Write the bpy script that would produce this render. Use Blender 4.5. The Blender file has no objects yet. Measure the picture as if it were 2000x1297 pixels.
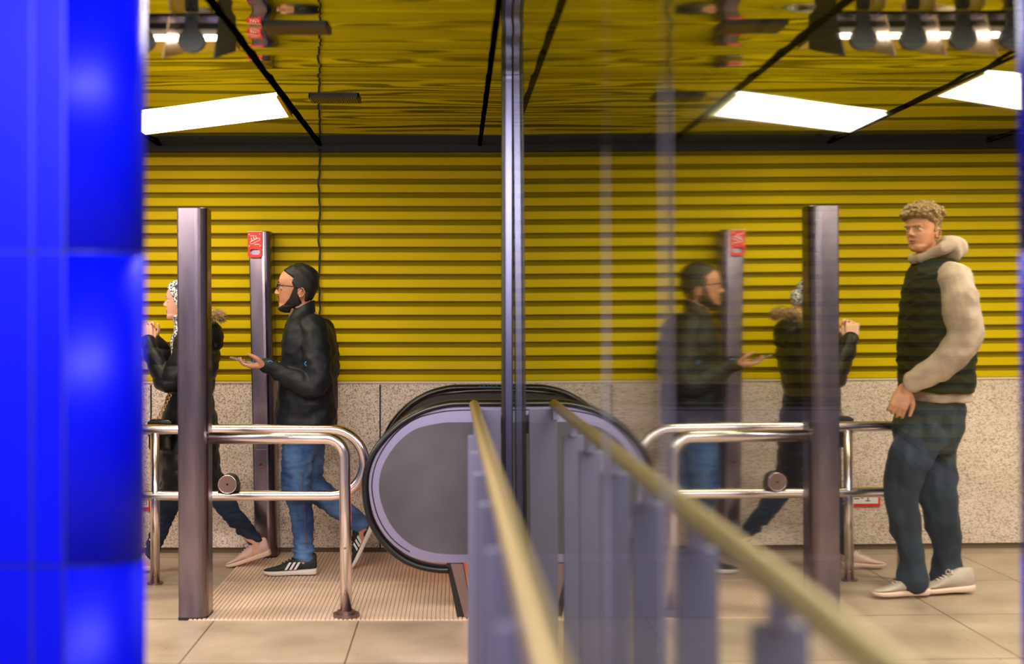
import bpy, bmesh, math, random
import numpy as np
from mathutils import Vector, Matrix, noise
random.seed(7)
PI = math.pi
S = bpy.context.scene
COL = S.collection
F = 2500.0; U0 = 890.0; V0 = 631.0; H = 1.38
V = Vector
def at(u, v, y):
    """point of the photograph carried out to distance y from the camera"""
    return V(((u-U0)*y/F, y, H-(v-V0)*y/F))

# ------------------------------------------------------------------ helpers
def obj(name, bm, m, parent=None, smooth=False):
    me = bpy.data.meshes.new(name)
    if isinstance(bm, bpy.types.Mesh): me = bm
    else:
        bmesh.ops.recalc_face_normals(bm, faces=bm.faces)
        bm.to_mesh(me); bm.free()
    o = bpy.data.objects.new(name, me); COL.objects.link(o)
    me.materials.clear()
    for k in (m if isinstance(m, (list, tuple)) else [m]): me.materials.append(k)
    if smooth:
        for p in me.polygons: p.use_smooth = True
    if parent is not None:
        o.parent = parent
        o.matrix_parent_inverse = Matrix.Translation(parent.location).inverted()
    return o
def thing(name, label, cat, loc=(0,0,0), group=None):
    o = bpy.data.objects.new(name, None); COL.objects.link(o)
    o.location = loc; o.empty_display_size = .1
    o['label'] = label; o['category'] = cat
    if group: o['group'] = group
    return o
def tag(o, label, cat, group=None):
    o['label'] = label; o['category'] = cat
    if group: o['group'] = group
    return o
def struct(name, bm, m, smooth=False, label=None, cat=None):
    o = obj(name, bm, m, None, smooth); o['kind'] = 'structure'
    if label: o['label'] = label; o['category'] = cat
    return o
def box(bm, x0, x1, y0, y1, z0, z1, bev=0, mat=0, mx=None):
    vs = [bm.verts.new(V(p)) for p in ((x0,y0,z0),(x1,y0,z0),(x1,y1,z0),(x0,y1,z0),(x0,y0,z1),(x1,y0,z1),(x1,y1,z1),(x0,y1,z1))]
    fs = [bm.faces.new([vs[i] for i in q]) for q in ((3,2,1,0),(4,5,6,7),(0,1,5,4),(1,2,6,5),(2,3,7,6),(3,0,4,7))]
    for f in fs: f.material_index = mat
    if mx is not None: bmesh.ops.transform(bm, matrix=mx, verts=vs)
    if bev:
        es = list({e for f in fs for e in f.edges})
        bmesh.ops.bevel(bm, geom=es, offset=bev, segments=2, affect='EDGES', profile=.6)
    return vs
def nb(): return bmesh.new()
def loft(bm, rings, closed=True, cap=True):
    R = [[bm.verts.new(p) for p in r] for r in rings]
    n = len(R[0])
    for a, b in zip(R, R[1:]):
        for i in range(n if closed else n-1):
            j = (i+1) % n
            bm.faces.new((a[i], a[j], b[j], b[i]))
    if cap and closed:
        bm.faces.new(R[0][::-1]); bm.faces.new(R[-1])
    return R
def cr(pts, k=4):
    """Catmull-Rom resample of tuples of any length"""
    P = [np.array(p, float) for p in pts]
    if len(P) < 3:
        return [P[0]+(P[-1]-P[0])*i/k for i in range(k+1)]
    out = []
    for i in range(len(P)-1):
        p0 = P[max(i-1,0)]; p1 = P[i]; p2 = P[i+1]; p3 = P[min(i+2,len(P)-1)]
        for j in range(k):
            t = j/k
            out.append(.5*((2*p1)+(-p0+p2)*t+(2*p0-5*p1+4*p2-p3)*t*t+(-p0+3*p1-3*p2+p3)*t**3))
    out.append(P[-1]); return out
def limb(bm, pts, rad, n=16, k=4, sq=1.0, side=None, round_ends=True):
    """tapered tube with round ends; sq squashes it along 'side'"""
    q = cr([tuple(p)+(r,) for p, r in zip(pts, rad)], k)
    C = [V(a[:3]) for a in q]; R = [max(a[3], .0008) for a in q]
    T = [(C[min(i+1,len(C)-1)]-C[max(i-1,0)]).normalized() for i in range(len(C))]
    ref = V(side) if side is not None else (V((0,1,0)) if abs(T[0].y) < .85 else V((1,0,0)))
    rings = []
    def ring(c, t, r):
        a = (ref - t*ref.dot(t)).normalized(); b = t.cross(a)
        return [c + a*(r*sq*math.cos(2*PI*i/n)) + b*(r*math.sin(2*PI*i/n)) for i in range(n)]
    if round_ends:
        for f in (88, 65, 40, 18): rings.append(ring(C[0]-T[0]*R[0]*math.sin(math.radians(f)), T[0], R[0]*math.cos(math.radians(f))))
    for c, t, r in zip(C, T, R): rings.append(ring(c, t, r))
    if round_ends:
        for f in (18, 40, 65, 88): rings.append(ring(C[-1]+T[-1]*R[-1]*math.sin(math.radians(f)), T[-1], R[-1]*math.cos(math.radians(f))))
    return loft(bm, rings)
def tube(bm, pts, r, n=14, k=1, closed=False):
    q = [V(a) for a in (cr([tuple(p) for p in pts], k) if k > 1 else pts)]
    m = len(q); rings = []; prev = None
    for i in range(m):
        if closed: t = (q[(i+1)%m]-q[i-1]).normalized()
        else: t = (q[min(i+1,m-1)]-q[max(i-1,0)]).normalized()
        if prev is None: prev = V((0,1,0)) if abs(t.y) < .9 else V((1,0,0))
        a = (prev-t*prev.dot(t)).normalized(); prev = a; b = t.cross(a)
        rings.append([q[i]+a*r*math.cos(2*PI*j/n)+b*r*math.sin(2*PI*j/n) for j in range(n)])
    if closed:
        rings.append(rings[0]); R = [[bm.verts.new(p) for p in rr] for rr in rings[:-1]]
        for i in range(m):
            A = R[i]; B = R[(i+1)%m]
            for j in range(n): bm.faces.new((A[j], A[(j+1)%n], B[(j+1)%n], B[j]))
    else: loft(bm, rings)
def ell(bm, c, r, mx=None, u=20, v=14):
    m = Matrix.Translation(V(c)) @ (mx.to_4x4() if mx is not None else Matrix.Identity(4)) @ Matrix.Diagonal((r[0], r[1], r[2], 1))
    bmesh.ops.create_uvsphere(bm, u_segments=u, v_segments=v, radius=1, matrix=m)
def prism(bm, pts, y0, y1, mat=0):
    """polygon in the x-z plane pulled from y0 to y1"""
    a = [bm.verts.new((p[0], y0, p[1])) for p in pts]; b = [bm.verts.new((p[0], y1, p[1])) for p in pts]
    fs = [bm.faces.new(a), bm.faces.new(b[::-1])]
    n = len(pts)
    for i in range(n): fs.append(bm.faces.new((a[i], b[i], b[(i+1)%n], a[(i+1)%n])))
    for f in fs: f.material_index = mat
    bmesh.ops.triangulate(bm, faces=fs[:2])
def cyl(bm, c0, c1, r, n=24): tube(bm, [V(c0), V(c1)], r, n)
def bake(bm, voxel, it=3, fold=None, fac=.5):
    """join overlapping closed shells into one continuous skin"""
    me = bpy.data.meshes.new('skin'); bmesh.ops.recalc_face_normals(bm, faces=bm.faces); bm.to_mesh(me); bm.free()
    o = bpy.data.objects.new('skin', me); COL.objects.link(o)
    m = o.modifiers.new('r', 'REMESH'); m.mode = 'VOXEL'; m.voxel_size = voxel; m.use_smooth_shade = True
    s = o.modifiers.new('s', 'SMOOTH'); s.iterations = it; s.factor = fac
    dg = bpy.context.evaluated_depsgraph_get()
    out = bpy.data.meshes.new_from_object(o.evaluated_get(dg))
    bpy.data.objects.remove(o)
    if fold:
        n = len(out.vertices)
        co = [v.co.copy() for v in out.vertices]; no = [v.normal.copy() for v in out.vertices]
        for i in range(n): out.vertices[i].co = co[i] + no[i]*fold(co[i])
    for p in out.polygons: p.use_smooth = True
    return out

# ------------------------------------------------------------------ materials
def lin(c):
    return tuple((x/255/12.92 if x/255 <= .04045 else ((x/255+.055)/1.055)**2.4) for x in c)
def mat(name, rgb, rough=.5, metal=0., spec=.5, coat=0., emit=None, es=0, sheen=0.):
    m = bpy.data.materials.new(name); m.use_nodes = True
    b = m.node_tree.nodes['Principled BSDF']
    b.inputs['Base Color'].default_value = (*lin(rgb), 1)
    b.inputs['Roughness'].default_value = rough; b.inputs['Metallic'].default_value = metal
    b.inputs['Specular IOR Level'].default_value = spec; b.inputs['Coat Weight'].default_value = coat
    b.inputs['Coat Roughness'].default_value = .08
    if sheen: b.inputs['Sheen Weight'].default_value = sheen
    if emit:
        b.inputs['Emission Color'].default_value = (*lin(emit), 1); b.inputs['Emission Strength'].default_value = es
    return m
def vary(m, a, b, scale=5, detail=4, p0=.35, p1=.65, stretch=(1,1,1), bump=0, kind='noise', dist=.01):
    """colour moves between a and b with a 3D noise; optional bump from the same noise"""
    nt = m.node_tree; N = nt.nodes; L = nt.links; bs = N['Principled BSDF']
    tc = N.new('ShaderNodeTexCoord'); mp = N.new('ShaderNodeMapping'); mp.inputs['Scale'].default_value = stretch
    L.new(tc.outputs['Object'], mp.inputs['Vector'])
    if kind == 'noise':
        t = N.new('ShaderNodeTexNoise'); t.inputs['Scale'].default_value = scale; t.inputs['Detail'].default_value = detail; out = t.outputs['Fac']
    else:
        t = N.new('ShaderNodeTexVoronoi'); t.inputs['Scale'].default_value = scale; out = t.outputs['Distance']
    L.new(mp.outputs[0], t.inputs['Vector'])
    r = N.new('ShaderNodeValToRGB'); r.color_ramp.elements[0].position = p0; r.color_ramp.elements[1].position = p1
    r.color_ramp.elements[0].color = (*lin(a), 1); r.color_ramp.elements[1].color = (*lin(b), 1)
    L.new(out, r.inputs[0]); L.new(r.outputs[0], bs.inputs['Base Color'])
    if bump:
        bp = N.new('ShaderNodeBump'); bp.inputs['Strength'].default_value = bump; bp.inputs['Distance'].default_value = dist
        L.new(out, bp.inputs['Height']); L.new(bp.outputs[0], bs.inputs['Normal'])
    return m
def metal(name, rgb, rough, a=None, b=None, stretch=(1,1,1), scale=3):
    m = mat(name, rgb, rough, 1.0)
    if a: vary(m, a, b, scale, 3, .3, .7, stretch)
    return m
M = {}
M['yellow'] = vary(mat('yellow enamel', (213,182,0), .5), (207,176,0), (219,188,0), 1.5)
M['yellow'].node_tree.nodes['Principled BSDF'].inputs['Specular IOR Level'].default_value = .1
M['olive'] = mat('recess olive with shade', (138,120,0), .7, 0, .1)  # yellow darkened so the colour carries the shade between the slats
M['black'] = mat('black gap', (8,8,7), .6)
M['rubber'] = mat('black rubber', (12,12,14), .32)
M['joint'] = mat('black joint strip', (4,4,4), .9, 0, 0)
M['steel'] = metal('brushed steel', (122,112,122), .24, (94,88,102), (150,134,138), (5,5,.9), 2)
M['tube'] = metal('polished tube', (232,220,222), .2)
M['chrome'] = metal('bright reflector', (235,215,205), .25)
M['lilac'] = metal('satin aluminium', (158,152,186), .38)
M['panel'] = vary(mat('grey balustrade sheet', (92,90,98), .42, .6), (84,82,90), (102,99,106), 3, 6)
M['post'] = mat('lilac grey painted bar', (104,102,128), .4, .3)
M['mull'] = metal('anodised mullion', (98,96,130), .3)
M['rail'] = metal('brushed steel handrail', (178,160,122), .36)
M['white'] = mat('white plastic', (235,230,225), .4)
M['red'] = mat('red plastic', (225,30,8), .35)
M['ink'] = mat('grey print', (90,70,70), .6)
M['marks'] = mat('blue felt pen', (50,120,190), .5)
M['vent'] = mat('dark vent grille', (34,28,16), .5)
M['slat'] = mat('vent slat', (104,88,44), .4)
M['socket'] = mat('dark grey lamp holder', (50,54,56), .5)
M['cable'] = mat('black cable', (10,10,8), .5)
M['phone'] = mat('dark glass phone', (25,25,30), .12, .2)
M['phone_back'] = mat('silver phone edge', (150,150,160), .25, .8)
M['steel_base'] = metal('dull steel disc', (150,125,120), .4)
M['housing'] = mat('dark housing', (48,42,40), .4, .5)
M['step'] = metal('ribbed step', (110,105,105), .45)
M['silicone'] = mat('clouded pane seal', (120,115,140), .5)
def emis(name, rgb, s):
    m = bpy.data.materials.new(name); m.use_nodes = True; nt = m.node_tree; nt.nodes.clear()
    e = nt.nodes.new('ShaderNodeEmission'); e.inputs[0].default_value = (*lin(rgb), 1); e.inputs[1].default_value = s
    o = nt.nodes.new('ShaderNodeOutputMaterial'); nt.links.new(e.outputs[0], o.inputs[0]); return m
M['lamp'] = emis('lit lamp diffuser', (255,243,205), 9)
M['tubelamp'] = emis('lit fluorescent tube', (255,236,215), 14)
M['amber'] = emis('amber glint light', (255,96,10), 8)  # made-up orange glow, only for glints on the poles

# granite dado
def granite(name, base, dark, light, sc=70):
    m = mat(name, base, .55); nt = m.node_tree; N = nt.nodes; L = nt.links; bs = N['Principled BSDF']
    tc = N.new('ShaderNodeTexCoord')
    v = N.new('ShaderNodeTexNoise'); v.inputs['Scale'].default_value = sc; v.inputs['Detail'].default_value = 3; v.inputs['Roughness'].default_value = .65
    L.new(tc.outputs['Object'], v.inputs['Vector'])
    r = N.new('ShaderNodeValToRGB'); e = r.color_ramp.elements
    e[0].position = .36; e[0].color = (*lin(dark), 1); e[1].position = .5; e[1].color = (*lin(base), 1)
    x = e.new(.66); x.color = (*lin(light), 1)
    L.new(v.outputs['Fac'], r.inputs[0])
    n2 = N.new('ShaderNodeTexNoise'); n2.inputs['Scale'].default_value = 2.2; L.new(tc.outputs['Object'], n2.inputs['Vector'])
    r2 = N.new('ShaderNodeValToRGB'); r2.color_ramp.elements[0].color = (.82,.8,.78,1); r2.color_ramp.elements[1].color = (1,1,1,1)
    r2.color_ramp.elements[0].position = .3; r2.color_ramp.elements[1].position = .65
    L.new(n2.outputs['Fac'], r2.inputs[0])
    mx = N.new('ShaderNodeMixRGB'); mx.blend_type = 'MULTIPLY'; mx.inputs[0].default_value = 1
    L.new(r.outputs[0], mx.inputs[1]); L.new(r2.outputs[0], mx.inputs[2]); L.new(mx.outputs[0], bs.inputs['Base Color'])
    return m
M['granite'] = granite('speckled granite', (236,212,194), (140,116,102), (250,232,218), 135)
M['ledge'] = mat('pale ledge', (226,200,170), .4)
M['skirt'] = mat('dark skirting', (110,88,62), .6)

# floor slabs
def floor_mat():
    m = mat('stone slabs', (206,184,164), .3); nt = m.node_tree; N = nt.nodes; L = nt.links; bs = N['Principled BSDF']
    tc = N.new('ShaderNodeTexCoord'); sp = N.new('ShaderNodeSeparateXYZ'); L.new(tc.outputs['Object'], sp.inputs[0])
    def line(out, off, pitch, w):
        a = N.new('ShaderNodeMath'); a.operation = 'SUBTRACT'; a.inputs[1].default_value = off; L.new(out, a.inputs[0])
        b = N.new('ShaderNodeMath'); b.operation = 'PINGPONG'; b.inputs[1].default_value = pitch/2; L.new(a.outputs[0], b.inputs[0])
        c = N.new('ShaderNodeMath'); c.operation = 'LESS_THAN'; c.inputs[1].default_value = w; L.new(b.outputs[0], c.inputs[0]); return c.outputs[0]
    lx = line(sp.outputs[0], -.45, .67, .0035); ly = line(sp.outputs[1], 5.19, .78, .004)
    mxx = N.new('ShaderNodeMath'); mxx.operation = 'MAXIMUM'; L.new(lx, mxx.inputs[0]); L.new(ly, mxx.inputs[1])
    n1 = N.new('ShaderNodeTexNoise'); n1.inputs['Scale'].default_value = 3; n1.inputs['Detail'].default_value = 8; L.new(tc.outputs['Object'], n1.inputs['Vector'])
    r = N.new('ShaderNodeValToRGB'); r.color_ramp.elements[0].position = .3; r.color_ramp.elements[1].position = .7
    r.color_ramp.elements[0].color = (*lin((164,142,120)), 1); r.color_ramp.elements[1].color = (*lin((198,176,152)), 1)
    L.new(n1.outputs['Fac'], r.inputs[0])
    n2 = N.new('ShaderNodeTexNoise'); n2.inputs['Scale'].default_value = 38; n2.inputs['Detail'].default_value = 2; L.new(tc.outputs['Object'], n2.inputs['Vector'])
    r3 = N.new('ShaderNodeValToRGB'); r3.color_ramp.elements[0].position = .24; r3.color_ramp.elements[1].position = .3
    r3.color_ramp.elements[0].color = (.35,.3,.25,1); r3.color_ramp.elements[1].color = (1,1,1,1)
    L.new(n2.outputs['Fac'], r3.inputs[0])
    mm = N.new('ShaderNodeMixRGB'); mm.blend_type = 'MULTIPLY'; mm.inputs[0].default_value = 1; L.new(r.outputs[0], mm.inputs[1]); L.new(r3.outputs[0], mm.inputs[2])
    mj = N.new('ShaderNodeMixRGB'); mj.inputs[2].default_value = (*lin((92,74,52)), 1); L.new(mxx.outputs[0], mj.inputs[0]); L.new(mm.outputs[0], mj.inputs[1])
    L.new(mj.outputs[0], bs.inputs['Base Color'])
    n4 = N.new('ShaderNodeTexNoise'); n4.inputs['Scale'].default_value = 4; L.new(tc.outputs['Object'], n4.inputs['Vector'])
    mr = N.new('ShaderNodeMapRange'); mr.inputs[3].default_value = .22; mr.inputs[4].default_value = .5; L.new(n4.outputs['Fac'], mr.inputs[0]); L.new(mr.outputs[0], bs.inputs['Roughness'])
    return m
M['floor'] = floor_mat()
M['grate'] = vary(mat('ribbed metal plate', (236,206,184), .45, .1), (228,198,174), (242,214,192), 4)
M['groove'] = mat('dark groove base', (84,62,44), .8)  # darker brown between the ribs of the plate

# polished ceiling sheet
def ceil_mat():
    m = bpy.data.materials.new('polished yellow ceiling'); m.use_nodes = True; nt = m.node_tree; N = nt.nodes; L = nt.links
    b = N['Principled BSDF']; b.inputs['Metallic'].default_value = 1; b.inputs['Roughness'].default_value = .02
    b.inputs['Base Color'].default_value = (.50,.50,.36,1)
    return m
M['ceiling'] = ceil_mat()

# screen pane: strongly reflecting, a little see-through
def pane_mat():
    m = bpy.data.materials.new('reflecting glass'); m.use_nodes = True; nt = m.node_tree; N = nt.nodes; L = nt.links; N.clear()
    g = N.new('ShaderNodeBsdfGlossy'); g.inputs['Color'].default_value = (.80,.84,.76,1); g.inputs['Roughness'].default_value = .05
    t = N.new('ShaderNodeBsdfTransparent'); t.inputs[0].default_value = (.9,.95,.9,1)
    mx = N.new('ShaderNodeMixShader'); mx.inputs[0].default_value = .85; o = N.new('ShaderNodeOutputMaterial')
    L.new(t.outputs[0], mx.inputs[1]); L.new(g.outputs[0], mx.inputs[2]); L.new(mx.outputs[0], o.inputs[0])
    tc = N.new('ShaderNodeTexCoord'); sp = N.new('ShaderNodeSeparateXYZ'); L.new(tc.outputs['Object'], sp.inputs[0])
    mr = N.new('ShaderNodeMapRange'); mr.inputs[1].default_value = 0; mr.inputs[2].default_value = 5.5; L.new(sp.outputs[1], mr.inputs[0])
    cr_ = N.new('ShaderNodeValToRGB'); e = cr_.color_ramp.elements; e[0].position = .15; e[0].color = (.014,)*3+(1,); e[1].position = 1; e[1].color = (.02,)*3+(1,)
    for p_, v_ in ((.20,.022),(.24,.036),(.36,.034),(.5,.018)):
        x = e.new(p_); x.color = (v_, v_, v_, 1)
    cr_.color_ramp.color_mode = 'RGB'
    L.new(mr.outputs[0], cr_.inputs[0]); L.new(cr_.outputs[0], g.inputs['Roughness'])
    return m
M['pane'] = pane_mat()

M['blue'] = vary(mat('blue enamel tile', (0,8,212), .4, 0, .13, 0), (0,6,204), (1,12,220), 2)
M['blue_joint'] = mat('blue tile joint', (8,12,110), .5)
M['skin_m'] = vary(mat('tan skin', (206,146,116), .5), (196,132,102), (216,158,128), 12)
M['skin_w'] = vary(mat('light skin', (232,176,150), .5), (224,164,138), (238,186,160), 12)
M['skin_y'] = vary(mat('fair skin', (205,142,105), .5), (192,126,92), (216,154,118), 12)
for k in ('skin_m', 'skin_w', 'skin_y'):
    b = M[k].node_tree.nodes['Principled BSDF']; b.inputs['Subsurface Weight'].default_value = .08; b.inputs['Subsurface Radius'].default_value = (.01,.004,.002)
M['hair_m'] = vary(mat('black hair', (14,11,10), .6), (8,7,7), (30,24,22), 180, 2, bump=.5, dist=.003)
M['beard'] = vary(mat('black beard', (18,12,10), .7), (8,6,6), (38,24,18), 220, 2, bump=.5, dist=.003)
M['hair_y'] = vary(mat('light brown curls', (136,104,62), .6), (84,58,32), (166,130,82), 90, 3, bump=.8, dist=.006)
M['jacket'] = vary(mat('black shell jacket', (24,26,31), .55, 0, .25), (18,20,25), (32,34,41), 4, 5, bump=.25, dist=.01)
M['jean'] = vary(mat('blue denim', (48,82,130), .8), (40,72,124), (104,142,190), 5, 8, .4, .7, (1,1,.5), .3, dist=.004)
M['jean_d'] = vary(mat('dark denim', (24,38,64), .8), (18,30,52), (38,58,92), 7, 8, .35, .75, (1,1,.5), .3, dist=.004)
M['puffer'] = vary(mat('black quilted coat', (18,19,23), .45, 0, .3), (14,15,18), (30,32,37), 6, 4, bump=.3, dist=.01)
M['fur'] = vary(mat('tan fur', (186,150,98), .8), (140,104,62), (222,190,140), 40, 2)
M['scarf'] = vary(mat('patterned headscarf', (190,185,190), .8), (52,58,74), (216,212,214), 85, 3, .44, .52)
M['scarf_dark'] = mat('dark underscarf', (28,30,36), .8)
M['bag'] = mat('black leather', (16,15,15), .25)
M['gold'] = metal('gold chain', (215,180,110), .25)
M['shoe_black'] = vary(mat('black knit upper', (26,28,30), .7), (18,20,22), (38,40,42), 60, 2)
M['sole'] = mat('white sole', (232,222,210), .5)
M['sole_dark'] = mat('black outsole', (14,14,14), .6)
M['pink'] = vary(mat('pale pink leather', (232,190,178), .45), (226,182,170), (240,202,190), 10)
M['pinksole'] = mat('cream pink sole', (236,204,182), .5)
M['beige'] = vary(mat('beige hoodie cotton', (176,152,134), .85), (158,134,118), (194,170,150), 8, 6, bump=.3, dist=.008)
M['vest'] = vary(mat('dark green black vest', (12,17,14), .7, 0, .2), (8,12,10), (19,25,21), 5, 5, bump=.3, dist=.01)
M['trouser'] = vary(mat('dark slate trousers', (30,42,54), .8), (24,34,45), (40,54,68), 5, 6, bump=.3, dist=.01)
M['whiteshoe'] = vary(mat('off white trainer', (186,168,152), .55), (170,152,136), (200,184,168), 8)
M['lace'] = mat('lace', (40,40,42), .8)
M['lace_w'] = mat('pale lace', (225,205,195), .8)
M['eye'] = mat('eye white', (225,220,215), .2)
M['iris'] = mat('dark iris', (28,16,10), .15)
M['lip'] = mat('lips', (170,88,76), .45)
M['frame'] = mat('black spectacle frame', (10,10,12), .3)
M['lens'] = mat('lens', (200,205,210), .05); 
b = M['lens'].node_tree.nodes['Principled BSDF']; b.inputs['Transmission Weight'].default_value = 1; b.inputs['IOR'].default_value = 1.05; b.inputs['Base Color'].default_value = (1,1,1,1)
M['shirt'] = mat('brown undershirt', (120,88,60), .8)

# ------------------------------------------------------------------ the setting
WY = 7.69                 # distance of the clad wall
CZ = H + (V0-284)/325     # ceiling height
PITCH = .0815
bot = H+(V0-744)/325; XS = 1.78; SL = math.tan(math.radians(28))
bm = nb(); z = H+(V0-308)/325
while z > bot-1.6:
    z0 = z-.0495; y0, y1 = WY-.034, WY-.002; c = .004
    sec_ = lambda zt, zb: [(y1, zt), (y0+c, zt), (y0, zt-c), (y0, zb+c), (y0+c, zb), (y1, zb)]
    if z0 >= bot-.03:
        zb_ = max(z0, bot)
        loft(bm, [[V((x, y, q)) for y, q in sec_(z, zb_)] for x in (-5.5, XS)])
    xs_ = XS + max(0, (bot-z0)/SL)        # lower slats begin where the dado has run down with the stairs
    if xs_ < 4.9: loft(bm, [[V((x, y, q)) for y, q in sec_(z, z0)] for x in (xs_+(.0 if z0 < bot-.03 else 0), 4.95)])
    z -= PITCH
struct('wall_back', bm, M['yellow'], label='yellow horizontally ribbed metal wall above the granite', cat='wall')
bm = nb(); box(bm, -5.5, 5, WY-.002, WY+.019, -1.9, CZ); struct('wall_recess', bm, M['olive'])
# flat backing behind everything, dado, ledge, gap
bm = nb(); box(bm, -5.5, 5, WY+.02, WY+.2, -1.9, CZ+.5); struct('wall_rear', bm, M['black'])
def dado(bm, y0, y1, ztop, zbot, xa=-5.5):
    s = lambda x: max(0, x-XS)*SL
    xs = [xa, XS, 4.9]
    top = [(x, ztop-s(x)) for x in xs]; b_ = [(x, zbot-s(x) if x > XS else zbot) for x in xs[::-1]]
    prism(bm, top+b_, y0, y1)
bm = nb(); dado(bm, WY-.02, WY+.019, bot-.014, 0.035)
struct('wall_dado', bm, M['granite'])['kind'] = 'structure'
bm = nb(); dado(bm, WY-.028, WY+.019, bot+.006, bot-.013); struct('trim_1', bm, M['ledge'])
bm = nb(); box(bm, -5.5, XS, WY-.004, WY+.019, 0, .035); struct('baseboard_back', bm, M['skirt'])
k = 0
for u in (293, 742, 1185):
    x = (u-U0)/327; bm = nb(); box(bm, x-.0045, x+.0045, WY-.0225, WY-.0195, .03, bot-.022); struct('trim_%d' % (2+k), bm, M['black']); k += 1
# shadow gap under ceiling
bm = nb(); box(bm, -5.5, 5, WY-.04, WY+.019, H+(V0-298)/325, CZ+.02); struct('trim_5', bm, M['black'])
# floor (with the stair opening to the right of the escalator head)
bm = nb(); box(bm, -5.5, XS, -2.2, WY+.1, -.12, 0); box(bm, XS, 5, -2.2, 5.9, -.12, 0); struct('floor', bm, M['floor'])
# ceiling: softly rippled polished sheet
def sstep_(a, b, x):
    t = min(1, max(0, (x-a)/(b-a))); return t*t*(3-2*t)
def ripple(x, y):
    c = .5 + .5*math.cos(2*PI*(x+.335)/.955)
    e = .5 + .5*math.cos(2*PI*(x-.05+.3*math.sin(y*1.7))/1.9)
    h = .0030*math.sin(2*PI*(y-.02)/.46 + .5*math.sin(1.3*x+.4*y)) * (.45+.55*e)
    h += .0008*math.sin(2*PI*y/.25 + .6*math.sin(1.1*x)) * (.4+.6*(1-e))
    h += .0010*math.sin(2*PI*y/1.13+.9*x) + .0015*noise.noise(V((x*1.4, y*3.2, 3.1))) + .0012*noise.noise(V((x*2.6, y*8, 7.7)))
    calm = sstep_(-.55, -.9, x)*sstep_(5.55, 5.9, y)*(1-sstep_(7.25, 7.5, y))     # the sheet lies flat round the lamps
    return h*(1-.82*calm)
bm = nb(); xs = np.arange(-5.5, 5.01, .05); ys = np.arange(1.2, WY+.02, .02)
vs = [[bm.verts.new((x, y, CZ+ripple(x, y))) for x in xs] for y in ys]
for r0, r1 in zip(vs, vs[1:]):
    for i in range(len(xs)-1): bm.faces.new((r0[i], r0[i+1], r1[i+1], r1[i]))
struct('ceiling', bm, M['ceiling'], True)
k = 6
for x in (-3.676, -2.721, -1.766, -.811, .144, 1.099, 2.054):
    bm = nb(); box(bm, x-.011, x+.011, 1.2, WY-.045, CZ-.010, CZ-.004); struct('trim_%d' % k, bm, M['joint']); k += 1

# ------------------------------------------------------------------ ceiling fittings
def vent(y0, y1, x0, x1, label):
    t = thing('ceiling_vent', label, 'vent', ((x0+x1)/2, (y0+y1)/2, CZ), 'slotted vents in the ceiling')
    bm = nb(); z = CZ-.010
    for a in ((x0, x1, y0, y0+.006), (x0, x1, y1-.006, y1), (x0, x0+.006, y0, y1), (x1-.006, x1, y0, y1)): box(bm, *a, z, CZ+.003)
    obj('frame', bm, M['vent'], t)
    bm = nb(); box(bm, x0+.004, x1-.004, y0+.004, y1-.004, CZ-.006, CZ-.004); obj('backing', bm, M['black'], t)
    bm = nb(); n = 22
    for i in range(n):
        x = x0+.008+(x1-x0-.016)*i/n; box(bm, x, x+(x1-x0)/n*.5, y0+.004, y1-.004, z-.002, CZ-.004)
    obj('grille', bm, M['slat'], t)
vent(4.545, 4.70, -.69, -.455, 'small slotted ceiling vent nearer the camera, between two ceiling joints')
vent(6.00, 6.16, -.69, -.455, 'small slotted ceiling vent further back, close above the ribbed wall')

def slab_lamp(q, label, dz=.011):
    c = sum((V((p[0], p[1], 0)) for p in q), V())/4
    t = thing('ceiling_lamp', label, 'lamp', (c.x, c.y, CZ-dz))
    bm = nb(); a = [bm.verts.new((x, y, CZ-dz)) for x, y in q]; b = [bm.verts.new((x, y, CZ-.004)) for x, y in q]
    bm.faces.new(a); bm.faces.new(b[::-1])
    for i in range(4): bm.faces.new((a[i], b[i], b[(i+1)%4], a[(i+1)%4]))
    obj('diffuser', bm, M['lamp'], t)
    bm = nb(); cc = V((c.x, c.y, 0))
    P = [V((x, y, 0)) for x, y in q]
    for i in (0,):       # yellow end cap at the joint
        a0, a1 = P[0], P[1]; d = (a1-a0).normalized(); n_ = V((-d.y, d.x, 0))
        if (cc-a0).dot(n_) > 0: n_ = -n_
        vs_ = [a0-d*.01, a1+d*.01, a1+d*.01+n_*.018, a0-d*.01+n_*.018]
        lo = [bm.verts.new((p.x, p.y, CZ-dz-.004)) for p in vs_]; hi = [bm.verts.new((p.x, p.y, CZ-.004)) for p in vs_]
        bm.faces.new(lo); bm.faces.new(hi[::-1])
        for j in range(4): bm.faces.new((lo[j], hi[j], hi[(j+1)%4], lo[(j+1)%4]))
    obj('end_cap', bm, M['yellow'], t)
    return t
slab_lamp([(-.855,6.56),(-.838,5.99),(-1.74,6.58),(-1.74,7.18)], 'lit white slanting ceiling lamp ending at the ceiling joint behind the blue column')
slab_lamp([(-1.79,6.03),(-1.79,5.50),(-2.66,6.05),(-2.66,6.65)], 'second lit slanting ceiling lamp, seen in the glass at the far right edge')
# further lamps of the hall, out of the picture, that light it
for i, q in enumerate(([(.18,3.6),(.18,3.1),(1.0,3.5),(1.0,4.0)], [(-2.7,3.6),(-2.7,3.1),(-1.9,3.1),(-1.9,3.6)])): pass

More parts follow.
